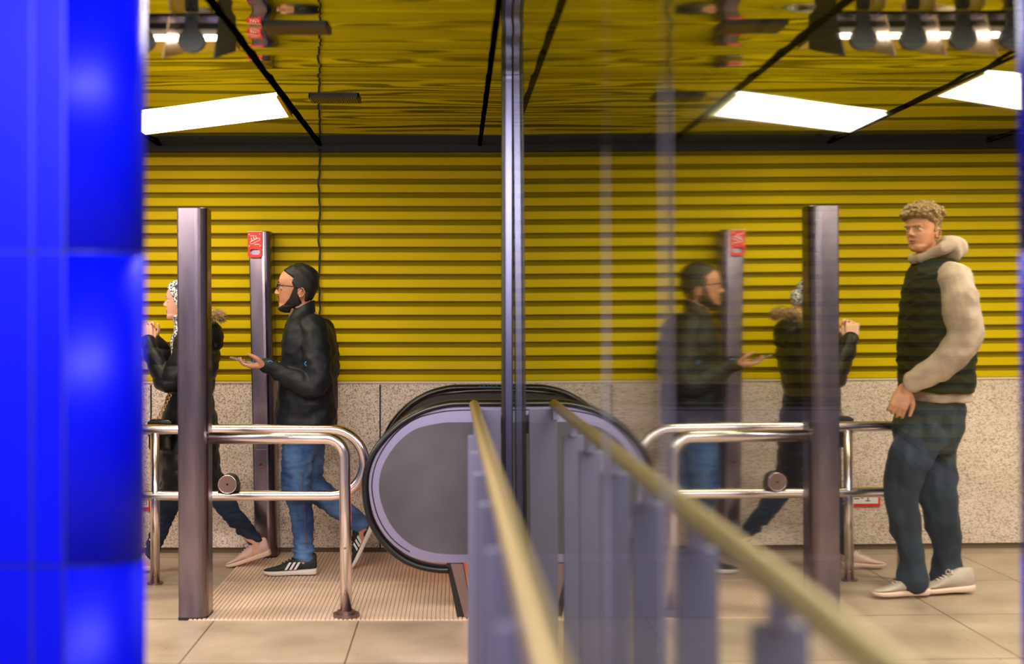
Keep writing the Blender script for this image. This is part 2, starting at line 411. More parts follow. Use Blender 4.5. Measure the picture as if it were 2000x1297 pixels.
# louvre light: reflector sheet, blades, lamp holders, tube
t = thing('louvre_light', 'polished louvred ceiling light with dark lamp holders, beside the blue column', 'lamp', (-1.5, 4.72, CZ))
bm = nb(); box(bm, -2.8, -.835, 4.49, 4.96, CZ-.014, CZ-.001); obj('reflector', bm, M['chrome'], t)
bm = nb(); box(bm, -2.8, -.835, 4.50, 4.60, CZ-.034, CZ-.0145, .003); obj('gear_tray', bm, M['housing'], t)
bm = nb(); cyl(bm, (-2.8, 4.645, CZ-.030), (-.84, 4.645, CZ-.030), .013, 12); obj('tube', bm, M['tubelamp'], t, True)
for i in range(11):
    x = -.812-.172*i
    bm = nb(); prism(bm, [(4.30, CZ-.178), (4.72, CZ-.066), (4.72, CZ-.015), (4.40, CZ-.015)], -.0025, .0025)
    for v_ in bm.verts: v_.co = V((x+v_.co.y, v_.co.x, v_.co.z))
    obj('blade', bm, M['socket'] if i == 0 else M['chrome'], t)
    if i == 10: break
    bm = nb(); xc = x-.095; yy = 4.40
    out = []
    for j in range(21):
        a_ = math.radians(-200+j*220/20+0); out.append((xc+.047*math.cos(a_+PI*0), CZ-.105+.036*math.sin(a_)))
    out = [(xc-.021, CZ-.008), (xc-.021, CZ-.055)] + [(xc+.047*math.cos(math.radians(d)), CZ-.098+.040*math.sin(math.radians(d))) for d in range(130, 415, 12)] + [(xc+.021, CZ-.055), (xc+.021, CZ-.008)]
    prism(bm, out, yy-.012, yy+.012); h_ = obj('lamp_holder', bm, M['socket'], t)
    bm = nb(); cyl(bm, (xc, yy-.017, CZ-.022), (xc, yy-.01, CZ-.022), .007, 12)
    for dx, dz in ((-.012,-.010),(.012,-.010),(-.012,-.032),(.012,-.032)): cyl(bm, (xc+dx, yy-.016, CZ+dz), (xc+dx, yy-.01, CZ+dz), .003, 8)
    obj('screw', bm, M['black'], h_)

# cable down the wall
bm = nb(); pts = []
for i in range(30):
    z = CZ-.03-i*.05; pts.append(V(((625-U0)/325+.004*math.sin(i*1.1)+.003*math.sin(i*2.7), WY-.048, z)))
pts = [p for p in pts if p.z > 1.0]
tube(bm, pts, .0058, 8, 3); tag(obj('hanging_cable', bm, M['cable'], None, True), 'thin black cable hanging down the yellow ribbed wall behind the man', 'cable')

# ------------------------------------------------------------------ ribbed entry plate
bm = nb(); px0 = -1.24; px1 = .29; py0 = 5.93; py1 = WY-.005
box(bm, px0, px1, py0, py1, .0005, .003, mat=1)
x = px0+.004; i = 0
while x < .275:
    for (ya, yb) in ((py0+.006, 6.77), (6.785, py1-.01)):
        box(bm, x, x+.0135, ya, yb, .003, .0075)
    x += .0205; i += 1
t = obj('entry_plate', bm, [M['grate'], M['groove']]); tag(t, 'ribbed metal walk-on plate in the floor before the escalator', 'floor plate')

# ------------------------------------------------------------------ poles
def pole(name, pts, y, w, d, label, extra=0):
    # rounded upright from base (u,v) to top; pts: left/right base x and top x
    (xb, xt) = pts; t = thing(name, label, 'post', (xb, y+d/2, 0)); bm = nb()
    hw = w/2; rr = .034; sec = []
    for cx, cy, a0 in ((hw-.008, -d/2+.008, -90), (hw-rr, d/2-rr, 0), (-hw+rr, d/2-rr, 90), (-hw+.008, -d/2+.008, 180)):
        r_ = .008 if cy < 0 else rr
        if cx > 0 and cy < 0: cx = hw-.052; cy = -d/2+.052; r_ = .052
        for k_ in range(7):
            a = math.radians(a0+k_*15); sec.append((cx+r_*math.cos(a), cy+r_*math.sin(a)))
    ht = 1.918
    rings = []
    for z in (0, ht-.004, ht):
        s = 1 if z < ht else .965; c = xb+(xt-xb)*z/ht
        rings.append([V((c+a*s, y+d/2+b_*s, z)) for a, b_ in sec])
    loft(bm, rings); o = obj('shaft', bm, M['steel'], t)
    bm = nb(); loft(bm, [[V((xb+a*1.03, y+d/2+b_*1.03, z)) for a, b_ in sec] for z in (0, .012)]); obj('foot', bm, M['rubber'], t)
    return t
pole('steel_pole', ((376.5-U0)/421, (373-U0)/421), 5.94, .134, .17, 'tall square steel pole nearest the camera, in front of the woman')
P2 = pole('steel_pole', ((519-U0)/334, (506.5-U0)/334), 7.485, .128, .17, 'tall steel pole by the wall carrying the red stop switch')
# access plate + dark slot
yf = 7.485-.003; px = (510-U0)/334
bm = nb(); box(bm, px-.030, px+.030, yf, yf+.004, H-(935-V0)/334, H-(878-V0)/334, .001); o = obj('access_plate', bm, M['steel'], P2)
bm = nb(); box(bm, px-.008, px+.006, yf-.002, yf+.001, H-(912-V0)/334, H-(905-V0)/334); obj('slot', bm, M['black'], o)
bm = nb(); box(bm, px-.004, px+.006, yf-.003, yf-.001, H-(912-V0)/334, H-(909-V0)/334); obj('slot_light', bm, M['red'], o)
# red stop switch
t = thing('stop_switch', 'red escalator emergency stop switch with white pictogram on top of the steel pole', 'switch', tuple(at(499, 478, 7.47)))
yy = 7.455
def sx(u): return (u-U0)*7.46/F
def sz(v): return H-(v-V0)*7.46/F
bm = nb(); prism(bm, [(sx(484), sz(485)), (sx(484), sz(453)), (sx(512), sz(453)), (sx(512), sz(485))], yy, 7.49); obj('plate', bm, M['red'], t)
bm = nb(); ring_o = []; ring_i = []
N_ = 40
def srect(cx, cz, hw, hh, rr, n=10):
    o_ = []
    for qx, qz, a0 in ((1,1,0), (-1,1,90), (-1,-1,180), (1,-1,270)):
        for k_ in range(n):
            a = math.radians(a0+90*k_/(n-1)); o_.append((cx+qx*(hw-rr)+rr*math.cos(a), cz+qz*(hh-rr)+rr*math.sin(a)))
    return o_
oo = srect(sx(498), sz(493.5), sx(511.8)-sx(498), sz(484)-sz(493.5)+.001, .018); ii = srect(sx(498), sz(492.3), sx(507.8)-sx(498), sz(486.8)-sz(492.3), .014)
def ringprism(bm, oo, ii, y0, y1):
    A = [bm.verts.new((p[0], y0, p[1])) for p in oo]; B = [bm.verts.new((p[0], y0, p[1])) for p in ii]
    C = [bm.verts.new((p[0], y1, p[1])) for p in oo]; D = [bm.verts.new((p[0], y1, p[1])) for p in ii]; n = len(oo)
    for i in range(n):
        j = (i+1) % n
        bm.faces.new((A[i], A[j], B[j], B[i])); bm.faces.new((C[j], C[i], D[i], D[j])); bm.faces.new((A[j], A[i], C[i], C[j])); bm.faces.new((B[i], B[j], D[j], D[i]))
ringprism(bm, oo, ii, yy-.004, 7.488); obj('pull_handle', bm, M['red'], t)
bm = nb(); box(bm, sx(484), sx(512.5), yy-.002, 7.489, sz(453), sz(452)); obj('top_edge', bm, M['white'], t)
def zl(x, y): return (470+x*80/1297, 440+y*80/1297)     # close-up pixel to photograph pixel
bm = nb()
pic = [zl(*p) for p in ((330,520),(360,505),(440,470),(520,430),(560,415),(600,425),(610,460),(590,490),(520,515),(440,560),(380,590),(330,590),(305,555))]
tube(bm, [V((sx(u), yy-.002, sz(v))) for u, v in pic], .0022, 6, 3, True)
for a, b_ in (((345,400),(360,500)), ((415,360),(435,465)), ((480,330),(505,430))):
    p, q = zl(*a), zl(*b_); tube(bm, [V((sx(p[0]), yy-.002, sz(p[1]))), V((sx(q[0]), yy-.002, sz(q[1])))], .0027, 6)
    p2, q2 = zl(b_[0]-12, b_[1]+6), zl(b_[0]+50, b_[1]-8); p3 = zl(a[0]+8, a[1]+40)
    prism(bm, [(sx(p3[0]), sz(p3[1])), (sx(p2[0]), sz(p2[1])), (sx(q2[0]), sz(q2[1]))], yy-.003, yy)
for a in ((270,290),(610,280),(275,660),(620,655)):
    p = zl(*a); ell(bm, (sx(p[0]), yy, sz(p[1])), (.0035,.002,.0035), None, 8, 6)
for x0, x1, y_ in ((300,450,335), (445,605,605)):
    xx = x0
    while xx < x1-10:
        p, q = zl(xx, y_-14), zl(xx+14, y_+14); box(bm, sx(p[0]), sx(q[0]), yy-.0015, yy, sz(q[1]), sz(p[1])); xx += 20
obj('pictogram', bm, M['white'], t)

# notice on the granite
t = thing('wall_notice', 'white notice with red edge on the granite below the steel rail', 'sign', tuple(at(256, 980, WY-.03)))
nx = lambda u: (u-U0)/327; nz = lambda v: H-(v-V0)/327
bm = nb(); box(bm, nx(216), nx(293), WY-.030, WY-.021, nz(997), nz(961), .001); obj('backing', bm, M['red'], t)
bm = nb(); box(bm, nx(221), nx(289), WY-.032, WY-.029, nz(991), nz(966)); obj('face', bm, M['white'], t)
bm = nb()
for x0, x1, z0, z1 in ((276,286,971,972),(276,286,986,987),(276,277,971,987),(285,286,971,987),(279,283,975,976),(279,280,975,983),(282,283,978,983),(240,242,974,986),(236,246,974,975.5),(236,246,984.5,986),(250,254,979,981),(258,268,974,976),(258,268,980,982)):
    box(bm, nx(x0), nx(x1), WY-.0335, WY-.0315, nz(z1), nz(z0))
obj('print', bm, M['ink'], t)

# ------------------------------------------------------------------ steel guard rails
PF = 417.0; YF = F/PF; PB = 369.0; YB = F/PB
def X(u, P): return (u-U0)/P
def Z(v, P): return H-(v-V0)/P
t = thing('guard_rail', 'steel guard rail with one bent end post, running from the near pole toward the escalator', 'railing', (X(672,PF), YF, 0))
r = .0275; bm = nb(); xe = X(672,PF); ze = Z(856,PF); R_ = .085
pts = [V((X(409.5,PF), YF, ze)), V((xe-R_, YF, ze))] + [V((xe-R_+R_*math.sin(a), YF, ze-R_+R_*math.cos(a))) for a in [PI/2*i/8 for i in range(1, 9)]] + [V((xe+.006, YF, .5)), V((xe+.010, YF, .008))]
tube(bm, pts, r, 20); obj('tube', bm, M['tube'], t, True)
bm = nb(); cyl(bm, (xe+.01, YF, .008), (xe+.01, YF, .022), .062, 28); cyl(bm, (xe+.01, YF, .02), (xe+.01, YF, .035), .040, 28); obj('floor_flange', bm, M['steel_base'], t)
bm = nb(); 
bm.free()
for z in (.33, .12):
    bm = nb(); ell(bm, (xe+.006, YF-r, z), (.006,.003,.006), None, 10, 8); obj('screw', bm, M['steel_base'], t)
t = thing('guard_rail', 'long steel loop rail with round end behind the bent post, parallel to the wall', 'railing', (X(303,PB), YB, 0))
bm = nb(); zt = Z(839,PB); zb = Z(968,PB); Rr = (zt-zb)/2; xr = X(712,PB)-Rr; xl = X(182,PB)
pts = [V((xl, YB, zt)), V((xr, YB, zt))] + [V((xr+Rr*math.sin(a), YB, zt-Rr+Rr*math.cos(a))) for a in [PI*i/16 for i in range(1, 17)]] + [V((xl, YB, zb))] + [V((xl-Rr*math.sin(a), YB, zt-Rr-Rr*math.cos(a))) for a in [PI*i/16 for i in range(1, 16)]]
tube(bm, pts, .0275, 20, 1, True); obj('tube', bm, M['tube'], t, True)
for u in (303, 200):
    bm = nb(); x = X(u,PB); cyl(bm, (x, YB, 0.0), (x-.0, YB, zt-.02), .0245, 20); p = obj('rail_post', bm, M['tube'], t, True)
    bm = nb(); cyl(bm, (x, YB, .0), (x, YB, .008), .042, 24); obj('collar', bm, M['steel_base'], p)
    bm = nb(); ell(bm, (x, YB-.0245, .05), (.006,.003,.006), None, 10, 8); obj('screw', bm, M['steel_base'], p)
# round sensor on the loop rail
t = thing('round_sensor', 'round grey sensor drum sitting on the lower tube of the loop rail', 'sensor', (X(447,PB), YB, zb))
bm = nb(); cx = X(447,PB); cz = Z(944,PB)
cyl(bm, (cx, YB-.045, cz), (cx, YB+.05, cz), .049, 32); box(bm, cx-.056, cx+.056, YB-.03, YB+.04, zb+.026, cz+.004, .004); obj('body', bm, M['housing'], t)
bm = nb(); cyl(bm, (cx, YB-.049, cz), (cx, YB-.044, cz), .046, 32); o = obj('face', bm, M['steel_base'], t)
bm = nb(); tube(bm, [V((cx+.047*math.cos(a), YB-.047, cz+.047*math.sin(a))) for a in [2*PI*i/40 for i in range(40)]], .003, 8, 1, True)
obj('rim', bm, M['tube'], t, True)
bm = nb(); cyl(bm, (cx, YB-.052, cz), (cx, YB-.048, cz), .006, 12); obj('hub', bm, M['black'], t)

# ------------------------------------------------------------------ escalator
ES = thing('escalator', 'grey escalator with rounded balustrades and black handrails, seen from the side', 'escalator', (.6, 6.75, 0))
PE = 418.0; DH = -.0
def ce(x, y): return ((680+x/2.494-U0)/PE, H-(720+y/2.494-V0)/PE)
def outline(P):
    q = [tuple(a) for a in cr([ce(*p) for p in P], 5)]
    return q
outer = outline([(620,152),(545,153),(480,158),(400,176),(330,203),(250,250),(180,312),(120,387),(85,460),(67,540),(70,640),(92,740),(135,822),(192,890),(262,945),(345,980),(430,996),(490,998)])
silver = outline([(620,178),(540,180),(450,190),(345,218),(255,272),(183,348),(133,430),(106,515),(102,600),(122,705),(165,795),(225,862),(300,912),(390,940),(470,946),(560,946)])
inner = outline([(620,262),(530,261),(450,265),(335,292),(252,350),(192,428),(160,500),(150,575),(162,655),(202,750),(262,822),(335,872),(420,896),(500,903),(560,904)])
def tail(q, ztop, zbot, n=10, d=0):
    """carry the two ends to the right, level to XS and then down with the stairs"""
    sl = math.tan(math.radians(29)); xe_ = 4.3; XS = 1.78
    top = [(xe_, ztop-(xe_-XS)*sl), (XS+.5, ztop-.5*sl), (XS+.25, ztop-.19*sl), (XS, ztop-.0)]
    bt = [(XS, zbot), (XS+.25, zbot-.19*sl), (XS+.5, zbot-.5*sl), (xe_, zbot-(xe_-XS)*sl)]
    return top + q + bt
YE = F/PE
def balustrade(y0, y1, mf):
    oz, sz_, iz = outer[0][1], silver[0][1], inner[0][1]
    bm = nb(); prism(bm, tail(silver, sz_, silver[-1][1]), y0, y1); r_ = obj('balustrade_frame', bm, M[mf], ES)
    for yy_, th in ((y0, -.004), (y1, .004)):
        bm = nb(); prism(bm, tail(inner, iz, inner[-1][1]), min(yy_, yy_+th), max(yy_, yy_+th)); obj('infill_panel', bm, M['panel'], r_)
        # thin bead line inside the frame
        bm = nb(); mid = [((a[0]*.72+b_[0]*.28), (a[1]*.72+b_[1]*.28)) for a, b_ in zip(silver[:-12], inner[:-12])]
        tube(bm, [V((p[0], yy_+th*.3, p[1])) for p in ([(1.9, mid[0][1])]+mid)], .003, 6); obj('bead', bm, M['housing'], r_)
    # belt
    yc = (y0+y1)/2; path = tail(outer, oz, outer[-1][1])[:-4]
    path = [(p[0], p[1]) for p in path]
    bm = nb(); rings = []
    for i, p in enumerate(path):
        a = path[max(i-1, 0)]; b_ = path[min(i+1, len(path)-1)]
        tx, tz = b_[0]-a[0], b_[1]-a[1]; l = math.hypot(tx, tz); tx /= l; tz /= l
        nx_, nz_ = tz, -tx    # inward normal candidates
        if (nx_*( .05-p[0]) + nz_*(.62-p[1])) < 0: nx_, nz_ = -nx_, -nz_
        sec = [(-.042,.030),(-.046,.018),(-.042,.005),(-.025,0),(.025,0),(.042,.005),(.046,.018),(.042,.030)]
        rings.append([V((p[0]+nx_*dn, yc+dy, p[1]+nz_*dn)) for dy, dn in sec])
    loft(bm, rings); obj('handrail_belt', bm, M['rubber'], ES, True)
balustrade(YE-.0, YE+.05, 'lilac')
balustrade(7.46, 7.51, 'housing')
# orange-brown and dark guides that show between the two belts
bm = nb(); z_ = silver[0][1]
tube(bm, [V((.0+(-.12), 6.5, z_-.02)), V((.1, 6.5, z_-.005)), V((XS, 6.5, z_-.005))], .0, 6) if False else None
for yy_, zz, m_, rr in ((YE+.075, .012, 'step', .006), (7.44, .008, 'step', .006)):
    bm2 = nb(); tube(bm2, [V((-.10, yy_, z_-.03)), V((.06, yy_, z_+zz-.02)), V((.2, yy_, z_+zz-.015)), V((XS, yy_, z_+zz-.015))], rr, 8); obj('inner_rail', bm2, M[m_], ES, True)
bm.free()
# skirts, legs, steps
for y0, y1 in ((YE-.01, YE+.07), (7.44, 7.53)):
    bm = nb(); prism(bm, [(X(940,PE), .008), (X(930,PE), silver[-1][1]+.01), (XS, silver[-1][1]+.01), (4.3, silver[-1][1]-(4.3-XS)*.577), (4.3, -1.6), (XS, .0-.15), (XS-.2, .008)], y0+.004, y1-.002)
    obj('skirt', bm, M['post'], ES)
    bm = nb(); f0 = [ce(478,948), ce(560,948), ce(608,1226), ce(530,1226)]
    prism(bm, [(p[0], max(p[1], .008)) for p in f0], y0-.004+.01, y0+.045); obj('support_leg', bm, M['housing'], ES)
    bm = nb(); f0 = [ce(500,950), ce(558,950), ce(607,1222), ce(566,1222)]
    prism(bm, [(p[0], max(p[1], .009)) for p in f0], y0-.004, y0+.006); obj('leg_cover', bm, M['steel_base'], ES)
for i in range(8):
    x0 = .55+i*.4; z0 = -max(0, x0-XS)*.577
    bm = nb(); box(bm, x0, x0+.395, YE+.08, 7.43, z0-.2 if x0 > XS-.4 else .009, z0+.012)
    for k_ in range(22): box(bm, x0, x0+.39, YE+.1+k_*.062, YE+.13+k_*.062, z0+.012, z0+.018)
    obj('step', bm, M['step'], ES)
bm = nb(); box(bm, .30, .548, YE+.08, 7.43, .009, .02); obj('comb_plate', bm, M['steel_base'], ES)
bm = nb(); box(bm, .13, .24, 7.40, 7.44, .14, .50, .006); obj('glint_light', bm, M['amber'], ES)  # unseen orange glow, added to warm the edges of the poles
bm = nb(); box(bm, .12, .25, 7.438, 7.455, .009, .55, .004); obj('glint_holder', bm, M['housing'], ES)  # plate added behind the made-up glow
# blue pen squiggle on the far belt
bm = nb(); zz = outer[0][1]+.001
sq = [V((X(935+i*2.6, 333), 7.43, outer[0][1]-.010+.006*math.sin(i*2.1)+.003*math.sin(i*5))) for i in range(15)]
tube(bm, sq, .0015, 5); obj('pen_scribble', bm, M['marks'], ES)

# ------------------------------------------------------------------ glass screen
GS = thing('glass_screen', 'tall reflecting glass screen with a slim grey metal edge post', 'glass screen', (.25, 4.7, 0))
def gx(y, z): return .27-.004*y-.004*(z-H)
bm = nb(); y0, y1 = -.6, 5.495
for dx in (0, .008):
    q = [bm.verts.new((gx(y, z)+dx, y, z)) for y, z in ((y0, .02), (y1, .02), (y1, CZ-.01), (y0, CZ-.01))]
    if dx == 0: q0 = q; bm.faces.new(q)
obj('pane', bm, M['pane'], GS) if False else None
bm.free(); bm = nb(); q = [bm.verts.new((gx(y, z), y, z)) for y, z in ((y0, .02), (y1, .02), (y1, CZ+.006), (y0, CZ+.006))]; bm.faces.new(q)
PANE = obj('pane', bm, M['pane'], GS)
YM = 5.48; PM = F/YM
xa, xb = X(980, PM), X(1024.5, PM)
def mull(a0, a1, ya, yb, m, nm):
    bm = nb(); box(bm, X(a0,PM), X(a1,PM), ya, yb, .0, CZ+.012, .002); return obj(nm, bm, m, GS)
mull(986, 1001.5, YM+.012, YM+.07, M['mull'], 'edge_post')
mull(980, 986, YM+.006, YM+.05, M['housing'], 'side_strip')
mull(987.5, 1000, YM, YM+.011, M['mull'], 'front_bead')
mull(1000, 1002.6, YM+.004, YM+.02, M['black'], 'rubber_seal')
bm = nb(); box(bm, X(965,PM), X(979.5,PM), YM+.01, YM+.05, H-(848-V0)/PM, H-(812-V0)/PM, .004); cyl(bm, (X(971,PM), YM+.004, H-(818-V0)/PM), (X(971,PM), YM+.03, H-(818-V0)/PM), .02, 20); obj('lock', bm, M['housing'], GS)
for y_ in (2.22, 1.60):
    bm = nb(); box(bm, gx(y_, H)-.0012, gx(y_, H)+.002, y_-.004, y_+.004, .02, CZ-.02); o = obj('pane_seal', bm, M['silicone'], GS)

# ------------------------------------------------------------------ near handrail beside the camera
HR = thing('stair_railing', 'blurred brass handrail on lilac flat posts running toward the camera beside the glass', 'railing', (.08, 4.6, 0))
hz = H-.35
bm = nb()
def hx(y): return .0955-.004*(y-1.33)
pts = [V((hx(y), y, hz)) for y in (5.43, 5.0, 4, 3, 2, 1.2, .6, -.4)]
tube(bm, [V((hx(5.43), 5.47, hz-.0))]+pts, .021, 18); obj('handrail', bm, M['rail'], HR, True)
ys = [5.40, 4.62, 4.04, 3.46, 2.88, 2.30, 1.72, 1.14, .56]
for i, y_ in enumerate(ys):
    x = hx(y_); bm = nb(); w_ = .038
    if i == 0: box(bm, x-.006, x+.112, y_-.012, y_+.012, 0, hz-.012, .003)
    else: box(bm, x-w_, x+w_, y_-.012, y_+.012, 0, hz-.055, .003)
    p = obj('flat_post', bm, M['post'], HR)
    bm = nb(); box(bm, x-.013, x+.013, y_-.02, y_+.02, hz-.06, hz-.014, .004); obj('bracket', bm, M['lilac'], p)

# ------------------------------------------------------------------ blue column at the left
BC = thing('blue_column', 'big glossy blue enamel column filling the left edge', 'column', (-.95, 2.6, 0))
PBc = 1000.0; yb = 2.5
def bx(u): return (u-U0)/PBc
sec = [(bx(-200), yb), (bx(62), yb), (bx(124), yb)]
for k_ in range(1, 19):          # rounded corner turning away behind
    a = math.radians(150)*k_/18; sec.append((bx(124)+.1385*math.sin(a), yb+.085*(1-math.cos(a))))
sec += [(bx(40), yb+.30), (bx(-200), yb+.30)]
cuts = [0, .29, .905, 1.52, 2.135, CZ-.012]
for z0, z1 in zip(cuts, cuts[1:]):
    bm = nb(); loft(bm, [[V((a, b_, z)) for a, b_ in sec] for z in (z0+.003, z1-.003)]); o = obj('enamel_panel', bm, M['blue'], BC)
    for p in o.data.polygons: p.use_smooth = abs(p.normal.z) < .5 and p.normal.x > .02
    o.data.materials.append(M['blue_joint'])
bm = nb(); loft(bm, [[V((a+(.004 if a < -.7 else -.004), b_+.004, z)) for a, b_ in sec] for z in (.0, CZ-.012)]); obj('core', bm, M['blue_joint'], BC)
for u in (62, 125):
    bm = nb(); box(bm, bx(u)-.0025, bx(u)+.0025, yb-.0006, yb+.004, 0, CZ-.012); obj('upright_joint', bm, M['blue_joint'], BC)
#PEOPLE-BEGIN
# ------------------------------------------------------------------ people
def sstep(a, b, x):
    t = min(1, max(0, (x-a)/(b-a))); return t*t*(3-2*t)
HT = np.array([  # height, front, back, half width  (head height = 1, chin = 0)
 [-.02,.22,.02,.07],[.0,.30,-.00,.12],[.05,.345,-.06,.165],[.10,.35,-.13,.20],[.16,.335,-.21,.235],[.23,.345,-.29,.262],[.30,.335,-.35,.282],[.38,.33,-.40,.297],
 [.46,.325,-.43,.307],[.54,.34,-.45,.315],[.60,.36,-.46,.32],[.68,.355,-.465,.325],[.76,.33,-.455,.32],[.84,.275,-.43,.30],[.91,.19,-.36,.25],[.96,.09,-.26,.18],[.99,-.02,-.15,.10],[1.0,-.06,-.10,.03]])
class Head:
    def __init__(s, o, h, face, up=(0,0,1)):
        s.o = V(o); s.h = h; s.U = V(up).normalized(); f = V(face); s.F = (f-s.U*f.dot(s.U)).normalized(); s.L = s.U.cross(s.F)
    def w(s, x, y, z): return s.o + (s.F*x + s.L*y + s.U*z)*s.h
    def mx(s): return Matrix((s.F, s.L, s.U)).transposed()
    def surf(s, z, a, off=0.):
        f, b, w_ = (float(np.interp(z, HT[:,0], HT[:,i])) for i in (1,2,3))
        c = -.04 if z > .12 else (f+b)/2
        ca, sa = math.cos(a), math.sin(a); e = .86
        X_ = abs(ca)**e*(1 if ca > 0 else -1); Y_ = abs(sa)**e*(1 if sa > 0 else -1)
        x = c + (f-c)*X_ if ca > 0 else c + (c-b)*X_
        y = w_*Y_
        if ca > 0:   # eye sockets and cheeks
            d = ((abs(y)-.14)/.075)**2 + ((z-.50)/.05)**2; x -= .030*math.exp(-d)
            d = ((abs(y)-.15)/.09)**2 + ((z-.37)/.08)**2; x += .014*math.exp(-d)
        n = V((x+.04, y, (z-.5)*.9)).normalized()
        return V((x, y, z)) + n*off
    def shell(s, bm, fn, K=44, N=56):
        """closed shell over the head, pushed out where fn > 0 and sunk inside where fn < 0"""
        rings = []
        zs = np.concatenate([np.linspace(-.02, .9, K-8), np.linspace(.915, 1.0, 8)])
        for z in zs: rings.append([s.w(*s.surf(z, 2*PI*i/N, fn(z, 2*PI*i/N))) for i in range(N)])
        loft(bm, rings)
    def skin(s, bm, smile=0):
        s.shell(bm, lambda z, a: 0)
        # nose, lips, brow, chin, ears
        limb(bm, [s.w(.315,0,.56), s.w(.345,0,.50), s.w(.375,0,.44), s.w(.405,0,.385)], [.032*s.h, .036*s.h, .042*s.h, .046*s.h], 12)
        ell(bm, s.w(.325,0,.44), (.065*s.h,.062*s.h,.12*s.h), s.mx())
        for k in (-1, 1):
            ell(bm, s.w(.375, .044*k, .362), (.045*s.h, .028*s.h, .028*s.h), s.mx())
            ell(bm, s.w(.283, .145*k, .545), (.042*s.h, .070*s.h, .024*s.h), s.mx()); ell(bm, s.w(.280, .145*k, .468), (.044*s.h, .066*s.h, .022*s.h), s.mx())
        limb(bm, [s.w(.325,-.20,.585), s.w(.350,0,.575), s.w(.325,.20,.585)], [.022*s.h, .026*s.h, .022*s.h], 10)
        ell(bm, s.w(.305,0,.055), (.055*s.h,.075*s.h,.05*s.h), s.mx())
        for k in (-1, 1):
            ell(bm, s.w(-.130, .300*k, .39), (.075*s.h, .020*s.h, .095*s.h), s.mx()); ell(bm, s.w(-.065, .312*k, .375), (.018*s.h, .020*s.h, .03*s.h), s.mx())
            pts = [s.w(-.140+.075*math.cos(t)-.012*math.sin(t), (.325+.03*(math.cos(t) < 0))*k, .395+.098*math.sin(t)) for t in np.linspace(.3, 4.9, 14)]
            limb(bm, pts, [.016*s.h]*14, 8, 2)
            limb(bm, [s.w(-.18, .335*k, .44), s.w(-.135, .33*k, .42), s.w(-.12, .325*k, .36)], [.010*s.h]*3, 8, 2)
        ell(bm, s.w(.330,0,.262), (.038*s.h,.08*s.h,.020*s.h), s.mx()); ell(bm, s.w(.320,0,.155), (.036*s.h,.075*s.h,.022*s.h), s.mx())
    def details(s, par, lipmat, teeth=False):
        for k in (-1, 1):
            bm = nb(); ell(bm, s.w(.280, .140*k, .507), (.040*s.h,)*3); e = obj('eye', bm, M['eye'], par, True)
            bm = nb(); ell(bm, s.w(.313, .142*k, .507), (.010*s.h, .020*s.h, .022*s.h), s.mx()); obj('iris', bm, M['iris'], e, True)
        bm = nb(); limb(bm, [s.w(.322,-.088,.222), s.w(.345,-.05,.232), s.w(.362,0,.240), s.w(.345,.05,.232), s.w(.322,.088,.222)], [.007*s.h,.013*s.h,.015*s.h,.013*s.h,.007*s.h], 10); limb(bm, [s.w(.322,-.086,.214), s.w(.342,-.05,.190), s.w(.352,0,.184), s.w(.342,.05,.190), s.w(.322,.086,.214)], [.007*s.h,.014*s.h,.018*s.h,.014*s.h,.007*s.h], 10)
        lp = obj('lips', bm, M[lipmat], par, True)
        if teeth:
            bm = nb(); ell(bm, s.w(.315,0,.212), (.034*s.h,.07*s.h,.016*s.h), s.mx()); obj('teeth', bm, M['eye'], lp, True)
def hand(bm, wr, D, Nn, k=1, size=1., curls=(.5,.5,.5,.5), thumb=.5, spread=.06):
    """palm, four fingers and a thumb; D towards the fingers, Nn out of the palm, k the side of the thumb"""
    D = V(D).normalized(); Nn = V(Nn); Nn = (Nn-D*Nn.dot(D)).normalized(); L_ = D.cross(Nn)*k; s = size
    wr = V(wr)
    P = lambda d, l, n: wr + (D*d + L_*l + Nn*n)*s
    for l in (-.030, -.010, .010, .030):
        limb(bm, [P(-.01, l*.55, 0), P(.045, l*.95, .002), P(.088, l, 0)], [.015*s, .016*s, .0125*s], 10)
    ell(bm, P(.045, 0, .0), (.045*s, .045*s, .014*s), Matrix((D, L_, Nn)).transposed())
    ell(bm, P(.030, .026, .010), (.032*s, .016*s, .014*s), Matrix((D, L_, Nn)).transposed())
    for i, (l, ln) in enumerate(((.032,.070), (.011,.080), (-.011,.074), (-.032,.058))):
        p = P(.088, l, 0); a = .15+.35*curls[i]; pts = [p]; lat = (1.5-i)*spread
        for j, f in enumerate((.45, .30, .25)):
            d = (D*math.cos(a) + Nn*math.sin(a) + L_*lat).normalized(); p = p + d*(ln*f*s); pts.append(p); a += curls[i]*(1.25 if j == 0 else .9)
        limb(bm, pts, [.0098*s, .0090*s, .0082*s, .0068*s], 10, 3)
    a = .35+.6*thumb
    p0 = P(.018, .032, .006); d1 = (D*.62 + L_*.72*(1-thumb*.5) + Nn*thumb*.9).normalized(); p1 = p0+d1*.042*s
    d2 = (D*.85 + L_*.32*(1-thumb) + Nn*thumb*.7).normalized(); p2 = p1+d2*.032*s; p3 = p2+(D*.95+L_*.1+Nn*thumb*.5).normalized()*.024*s
    limb(bm, [p0, p1, p2, p3], [.016*s, .0125*s, .0105*s, .0085*s], 10, 3)
